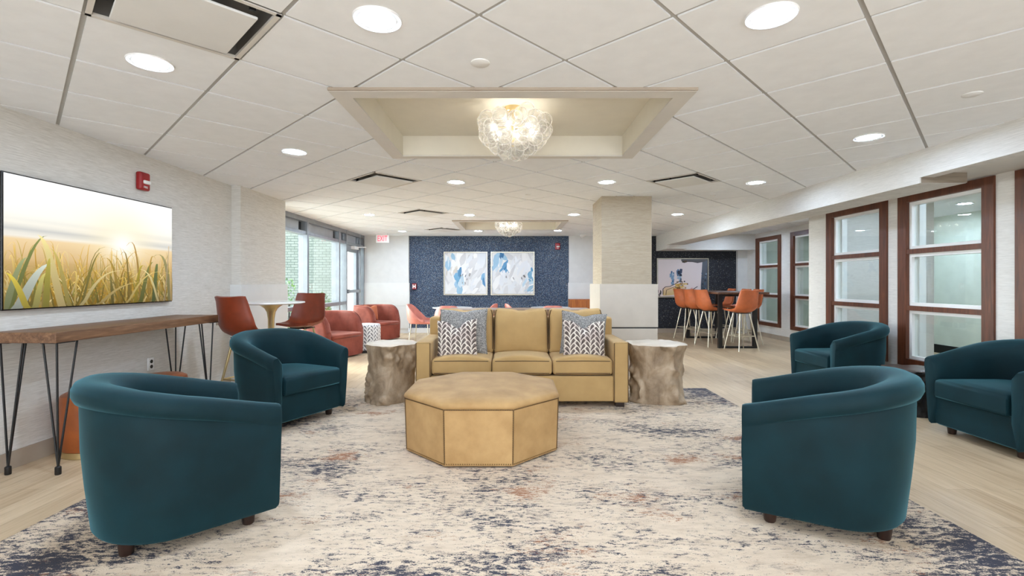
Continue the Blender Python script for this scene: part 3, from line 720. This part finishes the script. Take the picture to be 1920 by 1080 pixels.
def line(pts, wd, col):
    out = []
    for (a, b_), (c, d) in zip(pts, pts[1:]):
        l = math.hypot(c-a, d-b_); px, py = -(d-b_)/l*wd/2, (c-a)/l*wd/2
        out.append(([(a-px, b_-py), (c-px, d-py), (c+px, d+py), (a+px, b_+py)], col))
    return out
p3 = [([(.87, 0), (1, 0), (1, 1), (.90, .99), (.88, .6), (.865, .3)], ((58, 62, 72), (96, 102, 112))), ([(.47, .955), (.53, .90), (.60, .93), (.70, .925), (.80, .90), (.92, .93), (1, .97), (1, 1), (.47, 1)], ((74, 72, 74), (104, 102, 104)))] \
   + dabs(4, [(84, 70, 50), (60, 52, 44)], .50, .57, .90, .95, .04, .08, .02, .05) \
   + dabs(22, [(170, 190, 206), (120, 150, 180), (70, 104, 140), (198, 206, 214)], .255, .315, .34, .66, .02, .05, .03, .12) + dabs(24, [(52, 66, 92), (88, 118, 150), (150, 176, 196), (36, 46, 66)], .40, .465, .42, .70, .02, .06, .03, .12) \
   + [([(.10, .02), (.40, .05), (.55, .12), (.58, .25), (.46, .36), (.30, .26), (.14, .24), (.10, .14)], ((214, 182, 120), (232, 200, 182)))] \
   + line([(.10, .05), (.10, .20), (.15, .26), (.24, .27), (.34, .33), (.46, .43)], .016, (70, 52, 44)) + line([(.16, .04), (.17, .17), (.24, .21), (.38, .28), (.50, .36)], .012, (96, 72, 60)) \
   + dabs(26, [(206, 166, 82), (168, 120, 52), (120, 78, 34), (226, 196, 130)], .30, .56, .08, .34, .03, .12, .02, .07) + dabs(14, [(48, 40, 36), (110, 84, 60), (214, 196, 190)], .38, .62, .18, .42, .01, .05, .01, .05) \
   + line([(.62, .16), (.72, .20), (.80, .27)], .016, (66, 58, 56)) + dabs(10, [(214, 160, 160), (196, 140, 136)], .62, .84, .08, .22, .03, .1, .015, .04) \
   + dabs(26, [(62, 84, 104), (130, 146, 158), (40, 50, 64)], .88, .98, .03, .7, .01, .04, .01, .06) + dabs(6, [(30, 30, 34)], .0, .06, .02, .14, .008, .02, .04, .12)
picture('wide framed abstract painting with blush ground on black speckled wall', (4.30, YB+.03, 1.385), 1.30, .99, lambda u, v: mixc((226, 208, 204), (222, 210, 210), v), p3)

# ------------------------------------------------------------------ upholstery builders
def u_path(a, yf, yc, b_, ns=7, na=26):
    """U-shaped plan from the right front tip round the back to the left front tip: (x, y, nx, ny, distance from the nearer tip, share)"""
    pts = [(a, yf+(yc-yf)*i/ns, 1.0, 0.0) for i in range(ns)]
    for i in range(na+1):
        t = math.pi*i/na; n_ = Vector((math.cos(t)/a, -math.sin(t)/b_)).normalized()
        pts.append((a*math.cos(t), yc-b_*math.sin(t), n_.x, n_.y))
    pts += [(-a, yc+(yf-yc)*(i+1)/ns, -1.0, 0.0) for i in range(ns)]
    d = [0]
    for p, q in zip(pts, pts[1:]): d.append(d[-1]+math.hypot(q[0]-p[0], q[1]-p[1]))
    L = d[-1]
    return [(p[0], p[1], p[2], p[3], min(q, L-q), min(q, L-q)/(L/2)) for p, q in zip(pts, d)]
def sweep_u(path, prof):
    b = B(); rings = []
    for (x, y, nx, ny, d, f) in path: rings.append([(x+nx*o, y+ny*o, z) for o, z in prof(d, f)])
    def tip(r, dy):
        cx = sum(p[0] for p in r)/len(r); cz = sum(p[2] for p in r)/len(r)
        return [(cx+(p[0]-cx)*.80, p[1]+dy, cz+(p[2]-cz)*.965) for p in r]
    rings = [tip(rings[0], .014)] + rings + [tip(rings[-1], .014)]
    return b.loops(rings)
def sm(x): x = max(0, min(1, x)); return x*x*(3-2*x)
def d_poly(path, off, yf):
    p = [(x+nx*off, y+ny*off) for x, y, nx, ny, d, f in path]
    return [(p[0][0], yf)] + [q for q in p if q[1] < yf-.005] + [(p[-1][0], yf)]

def armchair(label, loc, rz):
    t = thing('tub_armchair', label, 'armchair', loc, rz, 'teal velvet tub armchairs')
    path = u_path(.405, .40, .0, .35)
    def prof(d, f):
        h = .632+.172*math.sin(min(1, f*1.12)*math.pi/2)**1.1; w_ = .095+.04*sm(f*1.3); g = .25+.75*sm(f*2.2)
        return [(-.05, .068), (-.038, .085), (-.015, .3), (0, .48), (.004, h-.115), (.004-.004*g, h-.106), (.004+.018*g, h-.098), (.004+.03*g, h-.07), (.003+.03*g, h-.04), (-.002+.022*g, h-.014), (-.02+.01*g, h), (-.045, h+.001), (-w_+.03, h-.018),
                (-w_, h-.06), (-w_-.004, h-.13), (-w_, .40), (-w_, .25)]
    sweep_u(path, prof).obj('backrest', 'teal', t, 50)
    B().rings(d_poly(path, -.06, .392), [(.93, .068), (.97, .08), (1, .29), (.99, .30)]).obj('seat_base', 'teal', t)
    poly = d_poly(path, -.112, .425)
    B().rings(poly, [(.93, .300), (.985, .306), (1, .325), (1, .42), (.985, .446), (.94, .458), (.75, .470), (.4, .476), (.1, .478)]).obj('seat_cushion', 'teal', t, 60)
    for x, y in ((.28, .29), (-.28, .29), (.2, -.2), (-.2, -.2)):
        B().lathe([(.024, 0), (.028, .006), (.040, .108), (.036, .11)], 18, (x, y)).obj('leg', 'dark_wood', t)
    return t
ac = armchair('teal velvet armchair nearest on the left, seen from behind', (-1.775, 2.512, .013), head(45)); ac.scale = (1, 1, .98)
dup(ac, (-2.13, 4.49, .013), head(-27), 'teal velvet armchair facing right, between wood console and left stump table').scale = (1, 1, 1)
dup(ac, (1.745, 2.64, .013), head(150), 'teal velvet armchair nearest on the right, seen from behind')
dup(ac, (3.90, 5.66, 0), head(182), 'teal velvet armchair farthest right, before the window and dark stump').scale = (1, 1, 1)
dup(ac, (3.97, 3.77, 0), head(180), 'teal velvet armchair cut off by the right edge of the picture').scale = (1, 1, 1)

# sofa
def sofa():
    x0, x1, y0, y1 = -.967, 1.17, 4.85, 5.80
    t = thing('sofa', 'golden tan three seat sofa with square arms behind the octagonal ottoman', 'sofa', ((x0+x1)/2, (y0+y1)/2, .013))
    cx, cy = (x0+x1)/2, (y0+y1)/2; hw = (x1-x0)/2; hd = (y1-y0)/2
    tr = Matrix.Translation
    for sx in (-1, 1):
        a = B().rbox((.15, 2*hd-.06, .61), .022, 4).xf(tr((sx*(hw-.075), -.03, .35))).obj('arm', 'sofa', t)
        px, yf = sx*(hw-.075), -hd-.003
        B().tube([(px-.07, yf+.004, .05), (px-.07, yf+.004, .645), (px+.07, yf+.004, .645), (px+.07, yf+.004, .05)], .0035, 6).obj('piping', 'stitch', a)
    B().rbox((2*hw-.30, .10, .255), .012, 4).xf(tr((0, -hd+.06, .185))).box(-hw+.15, hw-.15, -hd+.08, hd-.05, .06, .28).obj('base', 'sofa', t)
    B().rbox((2*hw-.03, .22, .80), .03, 5).xf(tr((0, hd-.11, .455))).obj('back_frame', 'sofa', t)
    w_ = (2*hw-.30)/3
    for k in (-1, 0, 1):
        def crown(p, u):
            if p.z > 0: p.z += .035*(1-u[0]**2)*(1-max(0, u[1])**2)*(1-.3*u[1])
            p.y -= .012*(1-u[0]**2)*(u[1] < 0)*abs(u[1])
            return p
        c = B().rbox((w_-.006, .66, .155), .032, 6, crown).xf(tr((k*w_, -.13, .40))).obj('seat_cushion', 'sofa', t, 60)
        for z in (.34, .462): B().tube([(k*w_-w_/2+.012, -.455+.02, z), (k*w_-w_/2+.04, -.463, z), (k*w_, -.474, z+.004), (k*w_+w_/2-.04, -.463, z), (k*w_+w_/2-.012, -.455+.02, z)], .0042, 6).obj('piping', 'stitch', c)
        def puff(p, u):
            e = (1-abs(u[0])**3)*(1-abs(u[2])**3)
            p.y += .055*e*(-1 if p.y < 0 else .4)
            if p.z > 0: p.z -= .028*math.exp(-(u[0]/.16)**2)*u[2]; p.z += .012*(abs(u[0])**2)
            p.x *= 1-.02*u[2]
            return p
        lean = tr((k*w_, .155, .70)) @ Matrix.Rotation(R(-9), 4, 'X')
        c = B().rbox((w_-.012, .17, .50), .045, 7, puff, lean).obj('back_cushion', 'sofa', t, 60)
        pts = []
        for i in range(13):
            u = -1+2*i/12; pts.append(lean @ Vector((u*(w_/2-.022)*.98, -.078, .25-.030-.028*math.exp(-(u/.16)**2)+.012*u*u)))
        pts = [lean @ Vector((-w_/2+.012, -.07, -.2)), lean @ Vector((-w_/2+.012, -.07, .17))]+pts+[lean @ Vector((w_/2-.012, -.07, .17)), lean @ Vector((w_/2-.012, -.07, -.2))]
        B().tube(pts, .0048, 6).obj('piping', 'stitch', c)
    for sx in (-1, 1):
        for y in (-hd+.07, hd-.08): B().box(sx*(hw-.08)-.042, sx*(hw-.08)+.042, y-.042, y+.042, 0, .06).obj('foot', 'dark_wood', t)
sofa()
# throw pillows
def pillow(name, label, w_, h_, th_, mat, loc, tilt, roll, yaw, chop=.05, group=None):
    b = B(); n_ = 22; g = {}
    for sd in (-1, 1):
        for i in range(n_+1):
            for j in range(n_+1):
                u, v = -1+2*i/n_, -1+2*j/n_; edge = i in (0, n_) or j in (0, n_)
                if edge and sd == 1: g[sd, i, j] = g[-1, i, j]; continue
                e = ((1-u*u)*(1-v*v))**.42
                pin = 1-.06*(1-u*u)*abs(v)**4; pin2 = 1-.06*(1-v*v)*abs(u)**4
                z = v*h_/2*pin; z -= chop*math.exp(-(u/.33)**2)*sm((v+.1)/1.1)
                y = sd*th_/2*e; y += (.03*math.exp(-(u/.28)**2)*sm(v) if sd < 0 else -.01*sm(v))
                g[sd, i, j] = b.bm.verts.new((u*w_/2*pin2, y, z))
        for i in range(n_):
            for j in range(n_): b.face([g[sd, i, j], g[sd, i+1, j], g[sd, i+1, j+1], g[sd, i, j+1]])
    o = b.obj(name, mat, None, 85); o.location = loc; o.rotation_euler = (R(tilt), R(roll), R(yaw)); return tag(o, label, 'pillow', group)
pillow('throw_pillow', 'large grey boucle pillow at the left end of the sofa', .52, .50, .15, 'boucle', (-.52, 5.215, .735), -12, -1, -2, .015)
pillow('throw_pillow', 'large grey boucle pillow at the right end of the sofa', .50, .47, .15, 'boucle', (.77, 5.215, .715), -12, 5, 3, .03)
pillow('throw_pillow', 'leaf chevron pillow leaning on the left grey pillow', .43, .41, .13, 'chevron', (-.575, 5.07, .675), -16, -3, -4, .075)
pillow('throw_pillow', 'leaf chevron pillow leaning on the right grey pillow', .45, .40, .13, 'chevron', (.755, 5.07, .672), -16, 2, 3, .07)

# octagonal ottoman
def ottoman():
    t = thing('octagonal_ottoman', 'tan suede octagonal ottoman with nailhead trim on the rug', 'ottoman', (-.225, 3.825, .013))
    rad = .57/math.cos(R(22.5)); octo = lambda k: [(rad*k*math.cos(R(22.5+45*i)), rad*k*math.sin(R(22.5+45*i))) for i in range(8)]
    B().loops([[(x, y, .012) for x, y in octo(.975)], [(x, y, .395) for x, y in octo(.995)]]).obj('side_panel', 'ottoman', t)
    B().loops([[(x, y, 0) for x, y in octo(.93)], [(x, y, .02) for x, y in octo(.93)]]).obj('plinth', 'dark_wood', t)
    def ring(k, z, n_=6):
        o = octo(k); pts = []
        for i in range(8):
            a, c = o[i], o[(i+1) % 8]
            for j in range(n_): pts.append((a[0]+(c[0]-a[0])*j/n_, a[1]+(c[1]-a[1])*j/n_, z))
        return pts
    B().loops([ring(.98, .392), ring(1.003, .40), ring(1.012, .415), ring(1.0, .432), ring(.965, .444), ring(.85, .458), ring(.6, .47), ring(.3, .475), ring(.05, .476)]).obj('cushion_top', 'ottoman', t, 60)
    b = B(); pts = []
    o = octo(1.0)
    for i in range(8):
        a, c = Vector((*o[i], 0)), Vector((*o[(i+1) % 8], 0)); n_ = 30
        for j in range(n_): pts.append((a.lerp(c, j/n_)*.998, .396)); pts.append((a.lerp(c, j/n_)*.978, .024))
        for j in range(24): pts.append((a*(.978+.02*j/24), .03+.36*j/24))
    for p, z in pts:
        d = p.normalized(); q = p+d*.001; s_ = .0055
        tx = Vector((-d.y, d.x, 0)); c = Vector((q.x, q.y, z))
        v = [b.bm.verts.new(c+tx*s_*math.cos(k*math.pi/3)+Vector((0, 0, s_*math.sin(k*math.pi/3)))) for k in range(6)]
        ap = b.bm.verts.new(c+d*.004)
        for k in range(6): b.face([v[k], v[(k+1) % 6], ap])
    n = b.obj('nailhead_trim', 'brass_dark', t, 80); n['kind'] = 'stuff'
    b = B()
    for i in range(8): b.tube([(o[i][0]*.975, o[i][1]*.975, .02), (o[i][0]*.995, o[i][1]*.995, .395)], .0045, 6)
    b.tube([(x*.994, y*.994, .394) for x, y in octo(1.0)], .0045, 6, closed=True)
    b.obj('seam', 'stitch', t)
M['brass_dark'] = plain('antique_brass', (120, 92, 52), .4, .6, .05)
ottoman()

# rug
b = B().rbox((4.78, 4.45, .012), .005, 2).obj('area_rug', 'rug', None, 60, (-.09, 3.53, .006))
tag(b, 'large distressed area rug in cream, navy and rust on the floor', 'rug')

# tree stump side tables
def stump(label, loc, r, h, seed, mats, rough=1.0):
    t = thing('stump_table', label, 'side table', loc); n_, m_ = 128, 56; rings = []
    for k in range(m_+1):
        z = k/m_; ring = []
        for i in range(n_):
            a = 2*math.pi*i/n_; p = Vector((math.cos(a)*1.2, math.sin(a)*1.2, z*1.7+seed*7.3))
            low = mnoise.noise(p*.9); rid = 1-abs(mnoise.noise(p*2.1+Vector((3, 1, 0))))*2; mask = sm((mnoise.noise(p*1.1+Vector((9, 4, seed)))+.02)*4)
            rough_ = mask*(.075*rid+.05*mnoise.noise(p*4.5)+.022*mnoise.noise(p*10))+(.012*mnoise.noise(p*6))
            waist = .03*math.cos(z*2*math.pi*.9+.4)
            lob = .035*math.sin(3*a+seed)+.02*math.sin(5*a+2*seed)
            rr = r*(.91+waist+lob+(.10*low+1.9*rough_)*rough); rr += r*.08*sm((z-.82)/.18)*(.5+.5*math.sin(4*a+seed))
            ring.append((rr*math.cos(a), rr*math.sin(a), h*z*(1+.02*mnoise.noise(Vector((math.cos(a)*2, math.sin(a)*2, seed)))*sm((z-.6)/.4))))
        rings.append(ring)
    top = rings[-1]
    B().loops(rings, cap1=False).obj('trunk', mats[0], t, 70)
    B().loops([top, [(x*.975, y*.975, z+.006) for x, y, z in top], [(x*.5, y*.5, h+.006) for x, y, z in top], [(x*.05, y*.05, h+.006) for x, y, z in top]], cap0=False).obj('tabletop', mats[1], t, 60)
stump('pale cast tree stump side table left of the sofa', (-1.305, 5.22, .013), .27, .60, 1, ('stump', 'stump_top'))
stump('pale cast tree stump side table right of the sofa', (1.56, 5.22, .013), .30, .60, 4, ('stump', 'stump_top'))
stump('black tree stump side table between the two right teal armchairs', (3.86, 4.72, 0), .215, .43, 7, ('stump_dark', 'stump_dark_top'), 1.2)

# ------------------------------------------------------------------ console tables on hairpin legs
def console(label, cx, cy, lx, ly, h, mat, alongy):
    t = thing('console_table', label, 'table', (cx, cy, 0)); th_ = .07
    b = B().rbox((lx, ly, th_), .004, 2).xf(Matrix.Translation((0, 0, h-th_/2)))
    b.obj('tabletop', mat, t)
    for sx in (-1, 1):
        for sy in (-1, 1):
            fx, fy = sx*(lx/2-.05), sy*(ly/2-.07); b = B()
            b.lathe([(.016, 0), (.018, .004), (.018, .05), (.012, .055)], 10, (fx, fy))
            for ox, oy in ((0, 0), (-sx*.15, 0), (0, -sy*.15)) if not alongy else ((sx*.02, sy*.03), (-sx*.1, sy*.0), (sx*.01, -sy*.13)):
                b.tube([(fx, fy, .05), (fx+ox, fy+oy, h-th_+.002)], .0065, 8)
            b.box(fx-.06, fx+.06, fy-.06, fy+.06, h-th_-.004, h-th_+.001)
            b.obj('leg', 'black', t)
console('rustic wood console with black hairpin legs along the left wall', -3.155, 3.985, .43, 1.73, .943, 'oak_y', True)
console('long wood console table standing behind the sofa', .09, 6.32, 1.84, .50, .925, 'oak_x', False)
# leather poufs under the left console
for x, y, lab in ((-3.13, 3.64, 'near cognac leather pouf with brass base under the left console'), (-3.08, 4.24, 'far cognac leather pouf under the left console, mostly hidden')):
    t = thing('pouf', lab, 'pouf', (x, y, 0), 0, 'leather poufs under the console')
    B().lathe([(.19, 0), (.195, .004), (.195, .045), (.19, .05)], 36).obj('base', 'brass', t)
    B().lathe([(.198, .05), (.203, .06), (.206, .2), (.206, .40), (.198, .44), (.17, .457), (.08, .462), (.001, .463)], 36).obj('cushion', 'cognac', t)

# ------------------------------------------------------------------ shell seats
def shell_seat(zs, zb, w0, w1, w2, curl, th_, dep=.22):
    """bucket shell: profile from seat front to back top, sides curled"""
    P_ = [(dep, zs), (dep*.55, zs-.022), (0, zs-.03), (-dep*.5, zs-.024), (-dep*.78, zs+.005), (-dep*.95, zs+.06), (-dep*1.03, zs+.14), (-dep*1.1, zs+.22), (-dep*1.17, zs+.31), (-dep*1.25, zb)]
    nu = 14; top, bot = [], []
    for k, (y, z) in enumerate(P_):
        a = P_[max(0, k-1)]; c = P_[min(len(P_)-1, k+1)]; ty, tz = c[0]-a[0], c[1]-a[1]; l = math.hypot(ty, tz); ny, nz = tz/l, -ty/l   # towards the sitter
        if nz < 0 and k < 4: ny, nz = -ny, -nz
        s_ = k/(len(P_)-1); w_ = w0+(w1-w0)*sm(s_/.5) if s_ < .5 else w1+(w2-w1)*sm((s_-.5)/.5)
        cu = curl*(.35+.65*sm(s_/.5))*(1-.25*sm((s_-.6)/.4))
        row = []
        for i in range(nu+1):
            u = -1+2*i/nu; lift = cu*abs(u)**2.4
            row.append(Vector((u*w_/2, y+ny*lift, z+nz*lift+(-.012*abs(u)**6 if k in (0, len(P_)-1) else 0))))
        top.append(row); bot.append([Vector((p.x*.985, p.y-ny*th_, p.z-nz*th_)) for p in row])
    b = B(); g1 = [[b.bm.verts.new(p) for p in r] for r in top]; g2 = [[b.bm.verts.new(p) for p in r] for r in bot]
    for k in range(len(P_)-1):
        for i in range(nu):
            b.face([g1[k][i], g1[k+1][i], g1[k+1][i+1], g1[k][i+1]]); b.face([g2[k][i], g2[k][i+1], g2[k+1][i+1], g2[k+1][i]])
        for i in (0, nu): b.face([g1[k][i], g2[k][i], g2[k+1][i], g1[k+1][i]])
    for k in (0, len(P_)-1):
        for i in range(nu): b.face([g1[k][i], g1[k][i+1], g2[k][i+1], g2[k][i]])
    return b
def bar_stool(label, loc, rz, mat, legmat, group):
    t = thing('bar_stool', label, 'bar stool', loc, rz, group)
    shell_seat(.755, 1.125, .42, .47, .38, .075, .028, .215).obj('seat_shell', mat, t, 60)
    B().box(-.12, .12, -.11, .11, .688, .70).obj('seat_plate', 'black', t)
    for sx in (-1, 1):
        for sy in (-1, 1):
            B().tube([(sx*.215, sy*.205, 0), (sx*.10, sy*.09, .70)], .0105, 10, r1=.014).obj('leg', legmat, t)
    k = .27; x, y = .215-.115*k/.7, .205-.115*k/.7
    B().tube([(x, y, k), (-x, y, k), (-x, -y, k), (x, -y, k)], .008, 8, closed=True).obj('footrest', legmat, t)
    return t
G = 'orange bar stools at the tall table'
st = bar_stool('orange bar stool at the near end of the tall black table', (4.30, 9.08, 0), head(104), 'orange_leather', 'chrome', G)
for x, y, hd, lab in ((3.98, 9.72, 14, 'nearest of three orange bar stools along the tall table left side'), (3.95, 10.30, 12, 'middle orange bar stool along the tall table left side'), (3.93, 10.86, 10, 'farthest orange bar stool along the tall table left side'),
                      (4.86, 9.98, 180, 'orange bar stool behind the tall table, partly hidden by the end stool'), (4.86, 10.5, 180, 'middle orange bar stool on the tall table window side'), (4.86, 11.22, 176, 'farthest orange bar stool on the tall table window side')):
    dup(st, (x, y, 0), head(hd), lab)
# tall table
t = thing('bar_table', 'tall dark wood bar table with black frame legs and orange stools', 'table', (4.36, 10.22, 0))
B().rbox((.96, 2.24, .04), .004, 2).xf(Matrix.Translation((0, 0, 1.065))).obj('tabletop', 'walnut_y', t)
for y in (-.86, .86):
    B().box(-.375, -.305, y-.035, y+.035, 0, 1.045).box(.295, .365, y-.035, y+.035, 0, 1.045).box(-.305, .295, y-.035, y+.035, 0, .035).box(-.305, .295, y-.035, y+.035, 1.0, 1.045).obj('leg_frame', 'black', t)
# round bar table by the left column
def tulip(name, label, loc, h, r, stem, group=None):
    t = thing(name, label, 'table', loc, 0, group)
    B().lathe([(r*.35, h-.032), (r*.9, h-.026), (r, h-.014), (r, h-.006), (r*.985, h), (.001, h)], 48).obj('tabletop', 'marble', t)
    B().lathe([(.13, h-.033), (.11, h-.045), (.07, h-.075), (.046, h-.12), (.034, h-.2), (.03, h*.45), (.034, .12), (.06, .05), (.10, .03)], 28).obj('stem', stem, t)
    B().lathe([(r*.6, 0), (r*.6, .008), (r*.4, .022), (.08, .034), (.001, .034)], 40).obj('base', stem, t)
    return t
tulip('round_bar_table', 'round white topped bar table with brass stem by the left column', (-2.76, 5.55, 0), 1.045, .36, 'brass')
G = 'sienna bar stools at the round table'
st = bar_stool('sienna leather bar stool seen from behind, left of the round table', (-2.765, 5.08, 0), head(72), 'sienna_leather', 'brass', G)
dup(st, (-2.66, 6.12, 0), head(262), 'sienna leather bar stool behind the round table, facing the room')

# ------------------------------------------------------------------ coral lounge by the storefront
def lounge(label, loc, rz):
    t = thing('lounge_chair', label, 'armchair', loc, rz, 'coral velvet lounge chairs')
    path = u_path(.44, .33, -.02, .42, 8, 26)
    def prof(d, f):
        q = min(1, d/.26); h = .47+.30*math.sqrt(max(0, 1-(1-q)**2))
        return [(0, .03), (.012, .25), (.018, h-.09), (.01, h-.03), (-.02, h-.006), (-.055, h), (-.095, h-.012), (-.118, h-.05), (-.122, .42), (-.12, .2)]
    sweep_u(path, prof).obj('backrest', 'coral', t, 55)
    pts = [(x+nx*.0, y+ny*.0, .47+.30*math.sqrt(max(0, 1-(1-min(1, d/.26))**2))-.012) for x, y, nx, ny, d, f in path]
    B().tube(pts, .008, 6).obj('piping', 'coral', t)
    poly = d_poly(path, -.10, .40)
    B().rings(poly, [(1, .03), (1, .33), (.99, .335)]).obj('seat_base', 'coral', t)
    B().rings(poly, [(.97, .336), (.995, .345), (1, .37), (.985, .395), (.93, .408), (.6, .418), (.1, .42)]).obj('seat_cushion', 'coral', t, 60)
    return t
lc = lounge('coral velvet lounge chair nearest the camera, behind the teal armchair', (-3.12, 8.30, 0), head(-22))
dup(lc, (-3.04, 10.75, 0), head(-26), 'coral velvet lounge chair by the glass door, holding an apricot pillow')
pillow('throw_pillow', 'small apricot velvet pillow on the far coral lounge chair', .36, .34, .11, 'coral_pillow', (-3.14, 10.80, .60), -14, 4, 55, .03)
def chev_pouf(label, loc, r, h):
    t = thing('pouf', label, 'pouf', loc)
    n_ = 48; bm = bmesh.new(); uvl = bm.loops.layers.uv.new('UVMap'); pr = [(r*.985, .05), (r, .08), (r, h-.05), (r*.99, h-.015), (r*.95, h), (.02, h+.006)]
    for (r0, z0), (r1_, z1) in zip(pr, pr[1:]):
        for i in range(n_):
            a0, a1 = 2*math.pi*i/n_, 2*math.pi*(i+1)/n_; q = []
            for rr, z, a in ((r0, z0, a0), (r0, z0, a1), (r1_, z1, a1), (r1_, z1, a0)): q.append(bm.verts.new((rr*math.cos(a), rr*math.sin(a), z)))
            f = bm.faces.new(q); f.smooth = True
            for l, (uu, vv) in zip(f.loops, ((a0*r, z0), (a1*r, z0), (a1*r, z1+(r-r1_)), (a0*r, z1+(r-r1_)))): l[uvl].uv = (uu, vv)
    bmesh.ops.remove_doubles(bm, verts=bm.verts, dist=1e-5)
    me = bpy.data.meshes.new('cushion'); bm.to_mesh(me); bm.free(); me.materials.append(M['chevron_pouf']); o = bpy.data.objects.new('cushion', me); C.objects.link(o); o.parent = t
    B().lathe([(r*.96, 0), (r*.96, .05), (r*.9, .051)], 40).obj('base', 'black', t)
chev_pouf('round white pouf with grey leaf chevron between the coral lounge chairs', (-2.70, 8.92, 0), .27, .50)

# ------------------------------------------------------------------ dining corner at the back
def dining_chair(label, loc, rz):
    t = thing('dining_chair', label, 'chair', loc, rz, 'salmon dining chairs')
    path = u_path(.25, .10, -.04, .22, 6, 22)
    def prof(d, f):
        h = .50+.32*sm(d/.42)
        lean = -.10*(h-.46)/.36; k = .18*sm(f*1.5)
        return [(0, .44), (.02+k*.1, .52), (.03+k*.5*(h-.5), h-.03), (.02+k*.5*(h-.5), h), (.0+k*.5*(h-.5), h), (-.008+k*.5*(h-.5), h-.02), (-.012, .52), (-.03, .44)]
    sweep_u(path, prof).obj('backrest', 'pink_leather', t, 60)
    B().rings(d_poly(path, -.015, .25), [(.95, .425), (1, .435), (1, .465), (.97, .48), (.5, .488), (.1, .49)]).obj('seat', 'pink_leather', t, 60)
    for sx in (-1, 1):
        for sy in (-1, 1): B().tube([(sx*.23, sy*.21, 0), (sx*.19, sy*.17, .43)], .009, 8, r1=.012).obj('leg', 'chrome', t)
    return t
dc = dining_chair('salmon dining chair in side view, left of the first bistro table', (-1.86, 10.0, 0), head(-5))
for x, y, hd, lab in ((-1.24, 9.55, 92, 'salmon dining chair with its back to us, before the left bistro table'), (-.62, 10.35, 172, 'salmon dining chair right of the left bistro table, above the sofa'),
                      (.16, 10.30, 8, 'salmon dining chair left of the right bistro table, above the sofa'), (.80, 9.62, 88, 'salmon dining chair with its back to us, before the right bistro table'), (1.62, 10.35, 176, 'salmon dining chair beside the orange wood cabinet')):
    dup(dc, (x, y, 0), head(hd), lab)
tulip('bistro_table', 'round white bistro table left, before the navy wall', (-1.27, 10.3, 0), .74, .42, 'chrome', 'white bistro tables')
tulip('bistro_table', 'round white bistro table right, before the navy wall', (.82, 10.32, 0), .74, .42, 'chrome', 'white bistro tables')
t = thing('wood_cabinet', 'low orange wood cabinet against the back wall beside the column', 'cabinet', (2.0, 11.86, 0))
B().box(-.60, .60, -.2, .2, 0, .86).obj('body', 'cabinet_wood', t)
for x in (-.3, .3):
    d = B().rbox((.588, .02, .80), .004, 2).xf(Matrix.Translation((x, -.21, .44))).obj('door', 'cabinet_wood', t)
    B().rbox((.012, .02, .12), .004, 2).xf(Matrix.Translation((x*.2, -.228, .55))).obj('handle', 'dark_wood', d)
